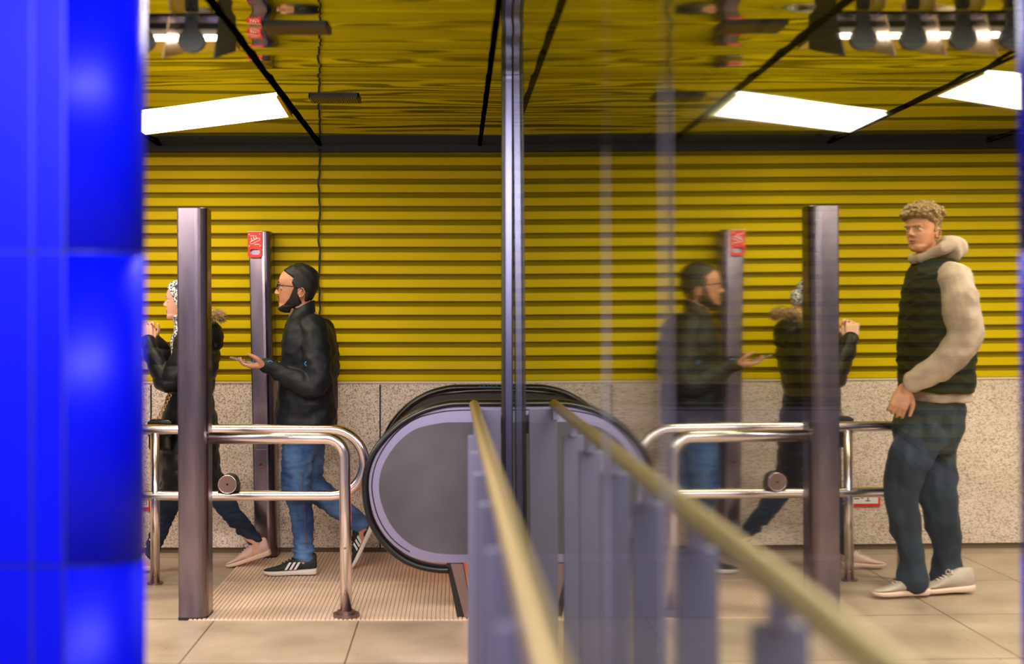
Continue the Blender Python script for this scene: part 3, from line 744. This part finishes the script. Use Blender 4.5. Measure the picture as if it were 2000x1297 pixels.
def shoe(par, heel, toe, up, length, mats, stripes=False, lat=1, height=.11, chunky=1., side=1):
    """trainer: heel and toe ground points, up = direction away from the sole"""
    hl = V(heel); X_ = (V(toe)-hl).normalized(); Z_ = V(up); Z_ = (Z_-X_*Z_.dot(X_)).normalized(); Y_ = Z_.cross(X_)
    T = lambda x, y, z: hl + X_*(x*length) + Y_*(y*length) + Z_*(z*length)
    um, sm, lm = mats
    prof = [(.0,.075,.10,.36),(.03,.10,.09,.40),(.12,.125,.085,.41),(.25,.13,.085,.40),(.36,.125,.085,.355),(.46,.13,.085,.30),(.58,.145,.085,.235),(.72,.16,.085,.175),(.85,.155,.085,.14),(.94,.12,.085,.12),(.985,.06,.085,.105),(1.0,.02,.09,.095)]
    bm = nb(); rings = []
    for x, w_, z0, z1 in [tuple(q) for q in cr(prof, 3)]:
        top_w = w_*.62 if x < .5 else w_*.8; r_ = []
        for i in range(20):
            a = 2*PI*i/20; c, s_ = math.cos(a), math.sin(a)
            zz = z0+(z1-z0)*(s_*.5+.5); ww = w_*(1-(s_*.5+.5)**1.6*(1-top_w/w_)); r_.append(T(x, abs(c)**.7*(1 if c > 0 else -1)*ww, zz))
        rings.append(r_)
    loft(bm, rings); up_ = obj('shoe', bm, um, par, True)
    bm = nb(); rings = []
    sp = [(-.012,.05,.03,.12),(0,.085,.012,.125),(.04,.115,0,.12),(.2,.135,0,.112),(.4,.13,.004,.10),(.6,.152,0,.095),(.75,.168,0,.092),(.88,.158,.008,.09),(.97,.11,.03,.09),(1.01,.04,.05,.085)]
    for x, w_, z0, z1 in [tuple(q) for q in cr(sp, 3)]:
        r_ = []
        for i in range(20):
            a = 2*PI*i/20; c, s_ = math.cos(a), math.sin(a)
            r_.append(T(x, abs(c)**.45*(1 if c > 0 else -1)*w_*(1.0 if s_ > 0 else .96), (z0+z1)/2+(z1-z0)/2*abs(s_)**.5*(1 if s_ > 0 else -1)*chunky))
        rings.append(r_)
    loft(bm, rings); obj('sole', bm, sm, up_, True)
    bm = nb()
    for i in range(5):
        x = .40+i*.058; z = float(np.interp(x, [p[0] for p in prof], [p[3] for p in prof]))+.006
        w_ = .062-.003*i
        tube(bm, [T(x-.01, -w_*1.2, z-.035), T(x, -w_*.6, z-.002), T(x+.012, 0, z+.006), T(x, w_*.6, z-.002), T(x-.01, w_*1.2, z-.035)], .012*length, 6, 3)
    for k in (-1, 1): tube(bm, [T(.42, 0, .345), T(.40, .05*k, .37), T(.43, .09*k, .33), T(.45, .04*k, .32)], .009*length, 6, 4)
    obj('laces', bm, lm, up_, True)
    if stripes:
        for k in (-1, 1):
            bm = nb()
            for i in range(3):
                x = .40+i*.085
                q = []
                for dx, z, hw in ((.0, .115, .148), (-.085, .25, .118)):
                    for ex in (-.024, .024): q.append(T(x+dx+ex, k*(float(np.interp(x+dx, [p[0] for p in prof], [p[1] for p in prof]))*(1.0 if z < .15 else .94)+.006), z))
                a_ = [bm.verts.new(p) for p in q]; b2 = [bm.verts.new(p - Y_*k*.012*length) for p in q]
                o_ = (0, 1, 3, 2)
                bm.faces.new([a_[i_] for i_ in o_]); bm.faces.new([b2[i_] for i_ in o_][::-1])
                for i_ in range(4): bm.faces.new((a_[o_[i_]], b2[o_[i_]], b2[o_[(i_+1)%4]], a_[o_[(i_+1)%4]]))
            obj('side_stripes', bm, M['white'], up_)
    return up_
def torso(bm, W_, rows, n=32, e=.8):
    """rows: (v, u_front, u_back, half depth, shift in depth)"""
    rings = []
    for row in cr(rows, 3):
        v, ua, ub, hw, dy = row
        a = W_(ua, v); b_ = W_(ub, v); c = (a+b_)/2; hx_ = (b_-a)/2
        r_ = []
        for i in range(n):
            t = 2*PI*i/n; ct, st = math.cos(t), math.sin(t)
            p = c + hx_*(abs(ct)**e*(1 if ct > 0 else -1)); r_.append(V((p.x, p.y+dy+hw*abs(st)**e*(1 if st > 0 else -1), p.z)))
        rings.append(r_)
    loft(bm, rings)
def folds(amp, f1=9, seed=0, st=(1,1,1.6)):
    def fn(p):
        q = V((p.x*st[0], p.y*st[1], p.z*st[2]))*f1 + V((seed, seed*2, 0))
        a = noise.noise(q); b_ = noise.noise(q*2.3+V((5,1,2)))
        return amp*((1-abs(a)*2.2)*.7 + b_*.45 - .4)
    return fn
def rad(P): return 1.0/P

# ---- the man with the telephone
PM_ = 354.0; YMn = F/PM_
W = lambda u, v, dy=0.: V(((u-U0)/PM_, YMn+dy, H-(v-V0)/PM_))
man = thing('person', 'bearded man in glasses, black jacket and blue jeans walking and holding a phone', 'person', (W(600,1120).x, YMn, 0))
h = .254; hd = Head(W(576, 607), h, (-1, -.06, -.02), (.02, 0, 1))
bm = nb(); hd.skin(bm)
limb(bm, [hd.w(-.12, 0, .30), hd.w(-.18, 0, -.02), W(604, 640)], [.060, .062, .085], 18)
torso(bm, W, [(615,585,620,.08,0),(640,562,640,.15,0),(700,566,646,.135,0),(780,564,640,.13,0),(850,566,630,.14,0),(885,575,618,.08,0)])
limb(bm, [W(622,650,-.14), W(630,735,-.225), W(600,738,-.23), W(540,714,-.205)], [.046,.036,.032,.027])
limb(bm, [W(622,648,.14), W(628,725,.21), W(600,752,.17)], [.055,.044,.028])
limb(bm, [W(592,860,-.09), W(583,945,-.09), W(596,1050,-.085), W(597,1095,-.085)], [.070,.055,.045,.036])
limb(bm, [W(602,860,.09), W(600,948,.09), W(680,1012,.09), W(706,1036,.09)], [.070,.055,.045,.036])
hand(bm, W(532,713,-.20), (-1,-.05,-.0), (.10,.10,1), -1, 1.0, (.45,.35,.35,.45), .75)
hand(bm, W(598,755,.165), (-.5,0,-1), (-.4,-1,0), 1, .95, (.5,.5,.6,.6), .3)
limb(bm, [W(597,1090,-.085), W(570,1106,-.085)], [.034,.03]); limb(bm, [W(706,1036,.09), W(697,1070,.09)], [.034,.03])
body = obj('body', bake(bm, .0042, 2), M['skin_m'], man, True); hd.details(body, 'lip', True)
def hm(z, a):
    aa = abs(math.atan2(math.sin(a), math.cos(a)))       # 0 front .. pi back
    lim = float(np.interp(z, [.0,.30,.43,.47,.52,.60,.70,.76,.83,.88], [2.5,2.15,2.05,1.75,1.42,1.36,1.42,1.20,.75,-.2]))
    m = sstep(lim-.07, lim+.07, aa)*sstep(.16, .24, z)
    return -.08*(1-m) + (.014+.030*min(1, aa/1.6)+.006*math.sin(z*23+aa*9))*m
bm = nb(); hd.shell(bm, hm, 90, 120); obj('hair', bm, M['hair_m'], body, True)
def bd(z, a):
    x = hd.surf(z, a)[0]
    xb = float(np.interp(z, [-.02,.055,.09,.15,.27,.5,.56], [.6,.40,.30,.215,.115,.02,-.03])); xr_ = float(np.interp(z, [0,.2,.3,.56], [-.3,-.16,-.10,-.09]))
    m = sstep(-.025, .025, xb-x)*sstep(-.02, .02, x-xr_)*sstep(.60, .54, z)
    return -.07*(1-m) + .030*m
bm = nb(); hd.shell(bm, bd, 90, 140); limb(bm, [hd.w(.335,-.10,.235), hd.w(.358,-.05,.285), hd.w(.368,0,.298), hd.w(.358,.05,.285), hd.w(.335,.10,.235)], [.004*h,.008*h,.009*h,.008*h,.004*h], 8)
obj('beard', bm, M['beard'], body, True)
for k in (-1, 1):
    bm = nb(); limb(bm, [hd.w(.362,.06*k,.59), hd.w(.358,.13*k,.615), hd.w(.318,.215*k,.60)], [.008*h,.012*h,.007*h], 8); obj('eyebrow', bm, M['beard'], body, True)
gl = None
bm = nb()
for k in (-1, 1):
    tube(bm, [hd.w(.395-.05*abs(math.cos(t)*.5+.5), k*(.145+.105*math.cos(t)), .505+.060*math.sin(t)+(.010 if math.sin(t) > 0 else 0)) for t in np.linspace(0, 2*PI, 28)[:-1]], .0022, 6, 1, True)
    tube(bm, [hd.w(.345, .25*k, .54), hd.w(.29, .325*k, .54), hd.w(.0, .352*k, .515), hd.w(-.15, .348*k, .49), hd.w(-.20, .34*k, .43)], .0030, 6, 3)
tube(bm, [hd.w(.395,-.04,.525), hd.w(.405,0,.535), hd.w(.395,.04,.525)], .0022, 6, 3)
gl = obj('glasses', bm, M['frame'], body, True); gl['label'] = 'thin black framed glasses'
# jacket
bm = nb()
torso(bm, W, [(602,574,611,.078,0),(612,569,617,.085,0),(622,564,628,.13,0),(634,559,640,.185,0),(650,555,652,.215,0),(675,551,658,.22,0),(710,549,659,.21,0),(760,545,658,.205,0),(800,540,658,.205,0),(836,535,657,.205,0)], 36)
limb(bm, [W(617,640,-.15), W(628,690,-.215), W(633,738,-.245), W(615,752,-.25), W(575,733,-.235), (W(536,713,-.205))], [.078,.076,.070,.064,.054,.042], 20)
limb(bm, [W(620,645,.14), W(632,728,.225), W(588,782,.19)], [.080,.066,.052], 20)
limb(bm, [W(574,614,0), W(590,604,.0), W(612,588,0)], [.012,.012,.012]) if False else None
jk = obj('jacket', bake(bm, .0065, 3, folds(.011, 8.5, 3, (1,1,1.3))), M['jacket'], man, True)
bm = nb()   # stand-up collar
ring0, ring1, ring2 = [], [], []
cc = W(592, 606); 
for i in range(40):
    t = 2*PI*i/40; c_, s_ = math.cos(t), math.sin(t)
    hgt = .030+.040*(c_*.5+.5)
    b0 = W(592+25*c_, 616-5*c_); b0.y += .088*s_; b1 = W(590+23*c_, 616-5*c_); b1.y += .080*s_
    ring0.append(b0-V((0,0,.02))); ring1.append(b1+V((.004,0,hgt))); ring2.append(b1+V((-.004*c_,-.008*s_,hgt-.002)))
ring3 = [p+(cc-p)*.12-V((0,0,.03)) for p in ring0]
loft(bm, [ring0, ring1, ring2, ring3], cap=False); obj('collar', bm, M['jacket'], jk, True)
bm = nb(); limb(bm, [W(537,713,-.205), W(531,712,-.203)], [.044,.042], 18); obj('cuff', bm, M['jacket'], jk, True)
for q_ in ([W(612,703,-.333), W(609,706,-.333), W(612,711,-.333)], [W(536,704,-.252), W(541,702,-.256), W(545,704,-.256)]):
    bm = nb(); tube(bm, q_, .0038, 6); o = obj('logo_mark', bm, M['marks'], jk); o['label'] = 'small blue mark on the sleeve'
bm = nb(); limb(bm, [W(574,606,-.05), W(568,622,-.055), W(573,610,.0), W(574,606,.05)], [.010,.008,.010,.010], 10); obj('undershirt', bm, M['shirt'], man, True)
# jeans
bm = nb()
torso(bm, W, [(800,552,648,.165,0),(838,552,640,.165,0),(870,553,627,.16,0),(885,560,622,.12,0)])
limb(bm, [W(590,850,-.085), W(584,900,-.092), W(582,945,-.092), W(593,1000,-.088), W(596,1050,-.086), W(597,1078,-.086)], [.092,.086,.080,.064,.056,.055], 20)
limb(bm, [W(600,855,.085), W(600,905,.09), W(603,946,.092), W(645,985,.092), W(683,1014,.092), W(701,1028,.092)], [.092,.084,.078,.068,.058,.052], 20)
ell(bm, W(596,1070,-.086), (.066,.060,.016)); ell(bm, W(597,1082,-.086), (.062,.058,.014))
def jf(seed):
    f0 = folds(.008, 12, seed, (1,1,2.6))
    return lambda p: f0(p) + .004*math.sin(p.z*120+3*math.sin(p.x*22))*max(0, 1-abs(p.z-.16)/.12) + .004*math.sin(p.z*85+p.x*60)*max(0, 1-abs(p.z-.52)/.12)
je = obj('jeans', bake(bm, .006, 2, jf(2)), M['jean'], man, True)
bm = nb(); tube(bm, [W(598,915,-.179), W(598,950,-.175), W(602,1000,-.155), W(604,1060,-.145)], .0015, 5, 4); obj('seam', bm, M['shirt'], je)
gy = YMn-.085
shoe(man, V((W(622,0).x, gy, .012)), V((W(520,0).x, gy-.01, .008)), (0,0,1), .288, (M['shoe_black'], M['sole'], M['lace']), True)
hp = W(730,1035,.09); shoe(man, hp, hp+V((-.40,-.01,-.80)), (-.86,0,.36), .262, (M['shoe_black'], M['sole'], M['lace']), True)
# phone
t = thing('phone', 'dark smartphone held flat in the hand of the bearded man', 'phone', tuple(W(490,703,-.2)))
D = (W(468,697)-W(508,709)).normalized(); c = W(487,703,-.195); mx = Matrix.Translation(c) @ Matrix((D, V((0,1,0)), D.cross(V((0,1,0))))).transposed().to_4x4()
bm = nb(); box(bm, -.072, .072, -.036, .036, -.004, .003, .003, 0, mx); obj('case', bm, M['phone_back'], t)
n_ = D.cross(V((0,1,0))); k_ = 1 if n_.z > 0 else -1
bm = nb(); box(bm, -.069, .069, -.034, .034, .0025*k_ if k_ > 0 else -.0050, .0045 if k_ > 0 else -.0030, .0005, 0, mx); obj('screen', bm, M['phone'], t)

# ---- the woman behind the near pole
PW = 349.0; YWm = F/PW
W = lambda u, v, dy=0.: V(((u-U0)/PW, YWm+dy, H-(v-V0)/PW))
wom = thing('person', 'woman in patterned headscarf and black fur-hooded coat walking with raised hands behind the pole', 'person', (W(380,1113).x, YWm, 0))
h = .212; hd = Head(W(352, 624), h, (-1, -.05, -.04), (.0, 0, 1))
bm = nb(); hd.skin(bm)
limb(bm, [hd.w(-.12,0,.28), hd.w(-.16,0,-.05), W(378,665)], [.050,.050,.075], 18)
torso(bm, W, [(650,362,395,.08,0),(668,352,408,.14,0),(720,345,410,.15,0),(800,345,405,.14,0),(880,340,412,.16,0),(930,345,410,.13,0)])
limb(bm, [W(385,690,-.13), W(350,750,-.17), W(298,668,-.13)], [.048,.040,.025])
limb(bm, [W(385,690,.13), W(352,745,.16), W(290,660,.04)], [.048,.040,.025])
hand(bm, W(298,668,-.13), (-.12,.25,1), (-.5,1,0), -1, .86, (1.3,1.3,1.4,1.4), .5)
hand(bm, W(292,664,.04), (-.2,-.2,1), (.3,-1,0), 1, .86, (1.3,1.3,1.4,1.4), .5)
limb(bm, [W(352,930,-.08), W(328,1000,-.082), W(306,1065,-.082), W(303,1098,-.08)], [.075,.05,.034,.03])
limb(bm, [W(395,930,.08), W(432,990,.08), W(490,1058,.08), W(500,1075,.08)], [.075,.05,.034,.03])
limb(bm, [W(303,1095,-.08), W(290,1105,-.08)], [.03,.026]); limb(bm, [W(500,1070,.08), W(480,1095,.08)], [.03,.026])
body = obj('body', bake(bm, .0042, 2), M['skin_w'], wom, True); hd.details(body, 'lip')
for k in (-1, 1):
    bm = nb(); limb(bm, [hd.w(.356,.06*k,.585), hd.w(.350,.13*k,.61), hd.w(.315,.21*k,.595)], [.008*h,.011*h,.007*h], 8); obj('eyebrow', bm, M['beard'], body, True)
def sc_(z, a):
    aa = abs(math.atan2(math.sin(a), math.cos(a)))
    lim = float(np.interp(z, [0,.15,.4,.6,.74,.80,.86], [1.5,1.5,1.35,1.12,.9,.5,-.2]))
    m = sstep(lim-.05, lim+.05, aa)
    return -.08*(1-m)+(.075+.012*math.sin(aa*7+z*11))*m
bm = nb(); hd.shell(bm, sc_, 60, 80); ell(bm, hd.w(-.52,0,.50), (.17*h,.22*h,.24*h), hd.mx()); obj('headscarf', bake(bm, .004, 2, folds(.004, 22, 5)), M['scarf'], wom, True)
bm = nb(); limb(bm, [W(362,632,0), W(364,658,0)], [.062,.080], 18); limb(bm, [W(354,638), W(350,668,-.02), W(352,712,-.03)], [.03,.045,.035], 14); obj('scarf_drape', bake(bm, .005, 2, folds(.007, 20, 8)), M['scarf'], wom, True)
# coat
bm = nb()
torso(bm, W, [(640,352,402,.085,0),(655,345,415,.15,0),(675,341,424,.195,0),(705,340,426,.205,0),(750,334,417,.190,0),(785,327,414,.19,0),(830,317,424,.20,0),(890,315,426,.205,0),(935,316,430,.20,0),(950,318,428,.195,0)], 36)
limb(bm, [W(385,675,-.14), W(365,715,-.19), W(342,742,-.20), W(322,712,-.18), W(300,668,-.135)], [.076,.072,.066,.054,.044], 20)
limb(bm, [W(388,675,.14), W(358,742,.19), W(330,712,.12), W(296,664,.045)], [.074,.064,.054,.044], 20)
def quilt(p): return .0085*abs(math.sin(p.z*38+ .9*noise.noise(p*4)))**.6 - .006 + .005*noise.noise(p*16)
coat = obj('coat', bake(bm, .006, 2, quilt), M['puffer'], wom, True)
bm = nb(); limb(bm, [W(398,645,0), W(412,655,0), W(421,672,0)], [.075,.075,.045], 18, 4, 1.3, (0,1,0)); hood = obj('hood', bake(bm, .006, 2, folds(.006, 12, 4)), M['puffer'], coat, True)
bm = nb(); rnd = random.Random(5)      # fur rim: a horseshoe of tufts round the neck and down the hood
arc = []
for i in range(60):
    t = -1.9+3.8*i/59; arc.append(W(380+50*math.cos(t*.95), 606+12*math.cos(t*.95)+(14 if abs(t) > 1.2 else 0), .15*math.sin(t)))
cc = W(385, 620)
for i in range(1500):
    j = rnd.random()*58.9; a = arc[int(j)].lerp(arc[int(j)+1], j-int(j))
    d = V((rnd.gauss(0,1), rnd.gauss(0,1), rnd.gauss(0,1))).normalized(); out = (a-cc).normalized(); d = (d*.9+out*.6+V((0,0,.15))).normalized()
    b0 = a + d*.010*rnd.random(); tip = b0 + d*(.024+.024*rnd.random()) + V((0,0,-.006))
    s_ = d.orthogonal().normalized()*.0035; q = d.cross(s_)
    vs = [bm.verts.new(b0+s_), bm.verts.new(b0-s_*.5+q*.8), bm.verts.new(b0-s_*.5-q*.8), bm.verts.new(tip)]
    bm.faces.new(vs[:3]); bm.faces.new((vs[0],vs[1],vs[3])); bm.faces.new((vs[1],vs[2],vs[3])); bm.faces.new((vs[2],vs[0],vs[3]))
limb(bm, arc[::3]+[arc[-1]], [.022]*21, 10, 2)
obj('fur_trim', bm, M['fur'], coat)
bm = nb()
torso(bm, W, [(905,322,418,.16,0),(940,325,418,.15,0),(955,332,412,.12,0)])
limb(bm, [W(352,930,-.08), W(340,965,-.082), W(325,1010,-.082), W(308,1060,-.082), (W(305,1076,-.082))], [.084,.070,.056,.044,.042], 18)
limb(bm, [W(398,930,.08), W(424,970,.082), W(452,1012,.082), W(484,1048,.082), W(494,1058,.082)], [.084,.070,.056,.044,.040], 18)
obj('jeans', bake(bm, .006, 2, jf(6)), M['jean_d'], wom, True)
gy = YWm-.082
shoe(wom, V((W(317,0).x, gy, .014)), V((W(240,0).x, gy, .010)), (0,0,1), .245, (M['pink'], M['pinksole'], M['lace_w']))
hp = W(529,1085,.082); tp = W(441,1112,.082); shoe(wom, hp+V((-.01,0,-.01)), tp+V((0,0,-.008)), (.12,0,1), .262, (M['pink'], M['pinksole'], M['lace_w']), height=.1)
t = thing('handbag', 'small black handbag with gold chain hanging at the hip of the woman', 'bag', tuple(W(326,845,-.24)))
bm = nb(); box(bm, -.065, .065, -.035, .035, -.085, .085, .022, 0, Matrix.Translation(W(333,842,-.225))); obj('pouch', bm, M['bag'], t, True)
bm = nb(); box(bm, -.066, .066, -.008, .006, -.005, .075, .006, 0, Matrix.Translation(W(333,842,-.26))); obj('flap', bm, M['bag'], t)
bm = nb()
for i in range(16):
    p = W(326+i*1.5, 818-i*3.3, -.25+.002*i); 
    tube(bm, [p+V((.008*math.cos(a) if i%2 else .003*math.cos(a), (.003 if i%2 else .008)*math.cos(a), .009*math.sin(a))) for a in np.linspace(0, 2*PI, 11)[:-1]], .0018, 5, 1, True)
tube(bm, [W(326,817,-.25), W(324,824,-.25)], .002, 5); obj('chain', bm, M['gold'], t)
bm = nb(); cyl(bm, W(333,832,-.272), W(333,832,-.262), .010, 14); obj('clasp', bm, M['gold'], t)

# ---- the young man, standing behind the blue column and seen in the glass
PY = 388.0; YY = F/PY
W = lambda u, v, dy=0.: V(((1971-u-U0)/PY, YY+dy, H-(v+7-V0)/PY))     # u, v as read in the glass
yo = thing('person', 'young man in dark vest and beige hoodie, seen reflected at the right of the glass', 'person', (W(1815,1160).x, YY, 0))
h = .222; hd = Head(W(1806, 490), h, (.84, -.56, -.05), (.02, 0, 1))
bm = nb(); hd.skin(bm)
limb(bm, [hd.w(-.12,0,.30), hd.w(-.15,0,-.05), W(1826,530)], [.054,.054,.085], 18)
torso(bm, W, [(515,1808,1842,.09,0),(535,1790,1868,.15,0),(600,1784,1876,.165,0),(700,1790,1870,.13,0),(790,1785,1855,.12,0),(850,1790,1850,.09,0)])
limb(bm, [W(1842,545,-.14), W(1848,660,-.22), W(1760,742,-.17), W(1748,760,-.16)], [.055,.046,.03,.026])
limb(bm, [W(1842,545,.14), W(1862,660,.22), W(1850,750,.20)], [.055,.046,.03])
hand(bm, W(1748,757,-.16), (.45,-.1,-1), (-.3,1,0), -1, 1.05, (.7,.7,.8,.8), .45)
hand(bm, W(1849,755,.20), (.1,0,-1), (.1,-1,0), 1, 1.05, (.5,.5,.6,.6), .3)
limb(bm, [W(1796,850,-.08), W(1757,955,-.09), W(1770,1090,-.09), W(1772,1130,-.09)], [.07,.055,.042,.036])
limb(bm, [W(1828,840,.09), W(1838,955,.09), W(1862,1090,.09), W(1866,1135,.09)], [.07,.055,.042,.036])
limb(bm, [W(1772,1125,-.09), W(1745,1145,-.09)], [.036,.03]); limb(bm, [W(1866,1132,.09), W(1840,1150,.09)], [.036,.03])
body = obj('body', bake(bm, .0042, 2), M['skin_y'], yo, True); hd.details(body, 'lip')
def hy(z, a):
    aa = abs(math.atan2(math.sin(a), math.cos(a)))
    lim = 1.5 if z < .62 else (1.5-(z-.62)/.12*.9 if z < .74 else -.2)
    if z < .42: lim = 2.05
    m = sstep(lim-.08, lim+.08, aa)*sstep(.16, .24, z)
    return -.10*(1-m) + (.03+.11*sstep(.6, .8, z))*m
bm = nb(); hd.shell(bm, hy, 50, 64); rnd = random.Random(9)
for i in range(150):       # curls on top
    z = .76+.24*rnd.random(); a = rnd.random()*2*PI
    p = hd.surf(z, a, .09+.05*rnd.random()); r_ = (.045+.03*rnd.random())*h; ell(bm, hd.w(*p), (r_, r_, r_*.8), None, 8, 6)
obj('hair', bake(bm, .0035, 1, folds(.006, 40, 2, (1,1,1))), M['hair_y'], body, True)
for k in (-1, 1):
    bm = nb(); limb(bm, [hd.w(.368,.06*k,.535), hd.w(.368,.13*k,.56), hd.w(.335,.21*k,.545)], [.008*h,.012*h,.007*h], 8); obj('eyebrow', bm, M['hair_y'], body, True)
# hoodie: trunk, both sleeves, hood
bm = nb()
torso(bm, W, [(520,1800,1858,.10,0),(545,1786,1876,.17,0),(600,1780,1882,.185,0),(700,1776,1886,.185,0),(762,1778,1890,.185,0),(783,1782,1892,.185,0)], 32)
limb(bm, [W(1842,545,-.165), W(1846,600,-.225), W(1848,655,-.25), W(1820,700,-.245), W(1783,728,-.20), W(1760,742,-.175)], [.086,.092,.086,.076,.062,.052], 20)
limb(bm, [W(1842,545,.165), W(1860,655,.25), W(1851,748,.205)], [.086,.08,.055], 20)
ell(bm, W(1859,487,0), (.055,.115,.075)); limb(bm, [W(1840,470,-.085), W(1868,478,-.05), W(1875,490,0), W(1868,478,.05), W(1840,470,.085)], [.028,.04,.045,.04,.028], 14)
limb(bm, [W(1797,505,-.05), W(1828,490,-.10), W(1850,480,-.09)], [.028,.034,.034], 14); limb(bm, [W(1797,505,.05), W(1828,490,.10), W(1850,480,.09)], [.028,.034,.034], 14); limb(bm, [W(1795,503,-.05), W(1790,506,0), W(1795,503,.05)], [.026,.026,.026], 12)
obj('hoodie', bake(bm, .006, 2, folds(.010, 10, 6, (1,1,.8))), M['beige'], yo, True)
bm = nb()
torso(bm, W, [(506,1797,1862,.10,0),(520,1788,1876,.15,0),(540,1780,1885,.185,0),(575,1772,1894,.205,0),(640,1766,1899,.212,0),(700,1763,1900,.21,0),(765,1766,1898,.205,0)], 36)
obj('vest', bake(bm, .0065, 2, folds(.010, 8, 9, (1,1,2.2))), M['vest'], yo, True)
bm = nb()
torso(bm, W, [(770,1792,1876,.14,0),(782,1778,1878,.160,0),(800,1760,1880,.18,0),(850,1752,1874,.175,0),(885,1765,1868,.13,0)])
limb(bm, [W(1797,845,-.085), W(1762,900,-.092), W(1750,955,-.095), W(1755,1020,-.095), W(1768,1090,-.092), W(1769,1124,-.09)], [.118,.100,.084,.074,.064,.078], 22)
limb(bm, [W(1828,845,.085), W(1836,900,.09), W(1842,955,.09), W(1854,1020,.09), W(1865,1090,.09), W(1866,1134,.09)], [.122,.116,.106,.090,.074,.092], 22)
obj('trousers', bake(bm, .007, 2, folds(.017, 7.5, 12, (1.3,1,.8))), M['trouser'], yo, True)
shoe(yo, V((W(1800,0).x, YY-.09, .012)), V((W(1688,0).x, YY-.11, .010)), (0,0,1), .29, (M['whiteshoe'], M['pinksole'], M['lace_w']))
shoe(yo, V((W(1898,0).x, YY-.02, .012)), V((W(1782,0).x, YY-.05, .010)), (0,0,1), .30, (M['whiteshoe'], M['pinksole'], M['lace_w']))
#PEOPLE-END
# ------------------------------------------------------------------ light
def area(name, loc, rot, sx_, sy_, e, col):
    l = bpy.data.lights.new(name, 'AREA'); l.shape = 'RECTANGLE'; l.size = sx_; l.size_y = sy_; l.energy = e; l.color = col
    o = bpy.data.objects.new(name, l); COL.objects.link(o); o.location = loc; o.rotation_euler = rot; return o
area('hall_lamp', (-1.4, 3.2, CZ-.05), (0, 0, .3), 2.4, .35, 150, (1, .9, .80))
area('hall_lamp', (2.1, 3.4, CZ-.05), (0, 0, .3), 1.2, .5, 60, (1, .9, .80))
area('hall_lamp', (-3.4, 5.6, CZ-.05), (0, 0, .3), 1.6, .6, 80, (1, .9, .80))
area('front_fill', (-.35, .9, 2.36), (math.radians(68), 0, math.radians(12)), 1.3, .3, 46, (1, .93, .84))  # added fill from the camera side, evens out the wall and the people
area('column_fill', (-1.2, -1.2, 2.9), (math.radians(55), 0, math.radians(0)), 3.5, .9, 110, (.90, .86, 1))  # added fill behind the camera, brightens the blue column
wd = bpy.data.worlds.new('station'); S.world = wd; wd.use_nodes = True
bg = wd.node_tree.nodes['Background']; bg.inputs[0].default_value = (.50, .46, .62, 1); bg.inputs[1].default_value = .4
# ------------------------------------------------------------------ camera
cd = bpy.data.cameras.new('camera'); cam = bpy.data.objects.new('camera', cd); COL.objects.link(cam); S.camera = cam
cam.location = (0, 0, H); cam.rotation_euler = (PI/2, 0, 0)
cd.sensor_fit = 'HORIZONTAL'; cd.sensor_width = 36; cd.lens = 36*F/2000; cd.clip_start = .02
cd.shift_x = (1000-U0)/2000; cd.shift_y = -(648.5-V0)/2000
cd.dof.use_dof = True; cd.dof.focus_distance = 6.9; cd.dof.aperture_fstop = cd.lens/1000/.034
vs_ = S.view_settings; S.display_settings.display_device = 'sRGB'; vs_.view_transform = 'Standard'; vs_.look = 'None'; vs_.gamma = 1; vs_.use_curve_mapping = False; vs_.exposure = 0.2
S.cycles.max_bounces = 10; S.cycles.glossy_bounces = 6; S.cycles.transparent_max_bounces = 12; S.cycles.caustics_reflective = False; S.cycles.sample_clamp_indirect = 6
S.cycles.use_denoising = True
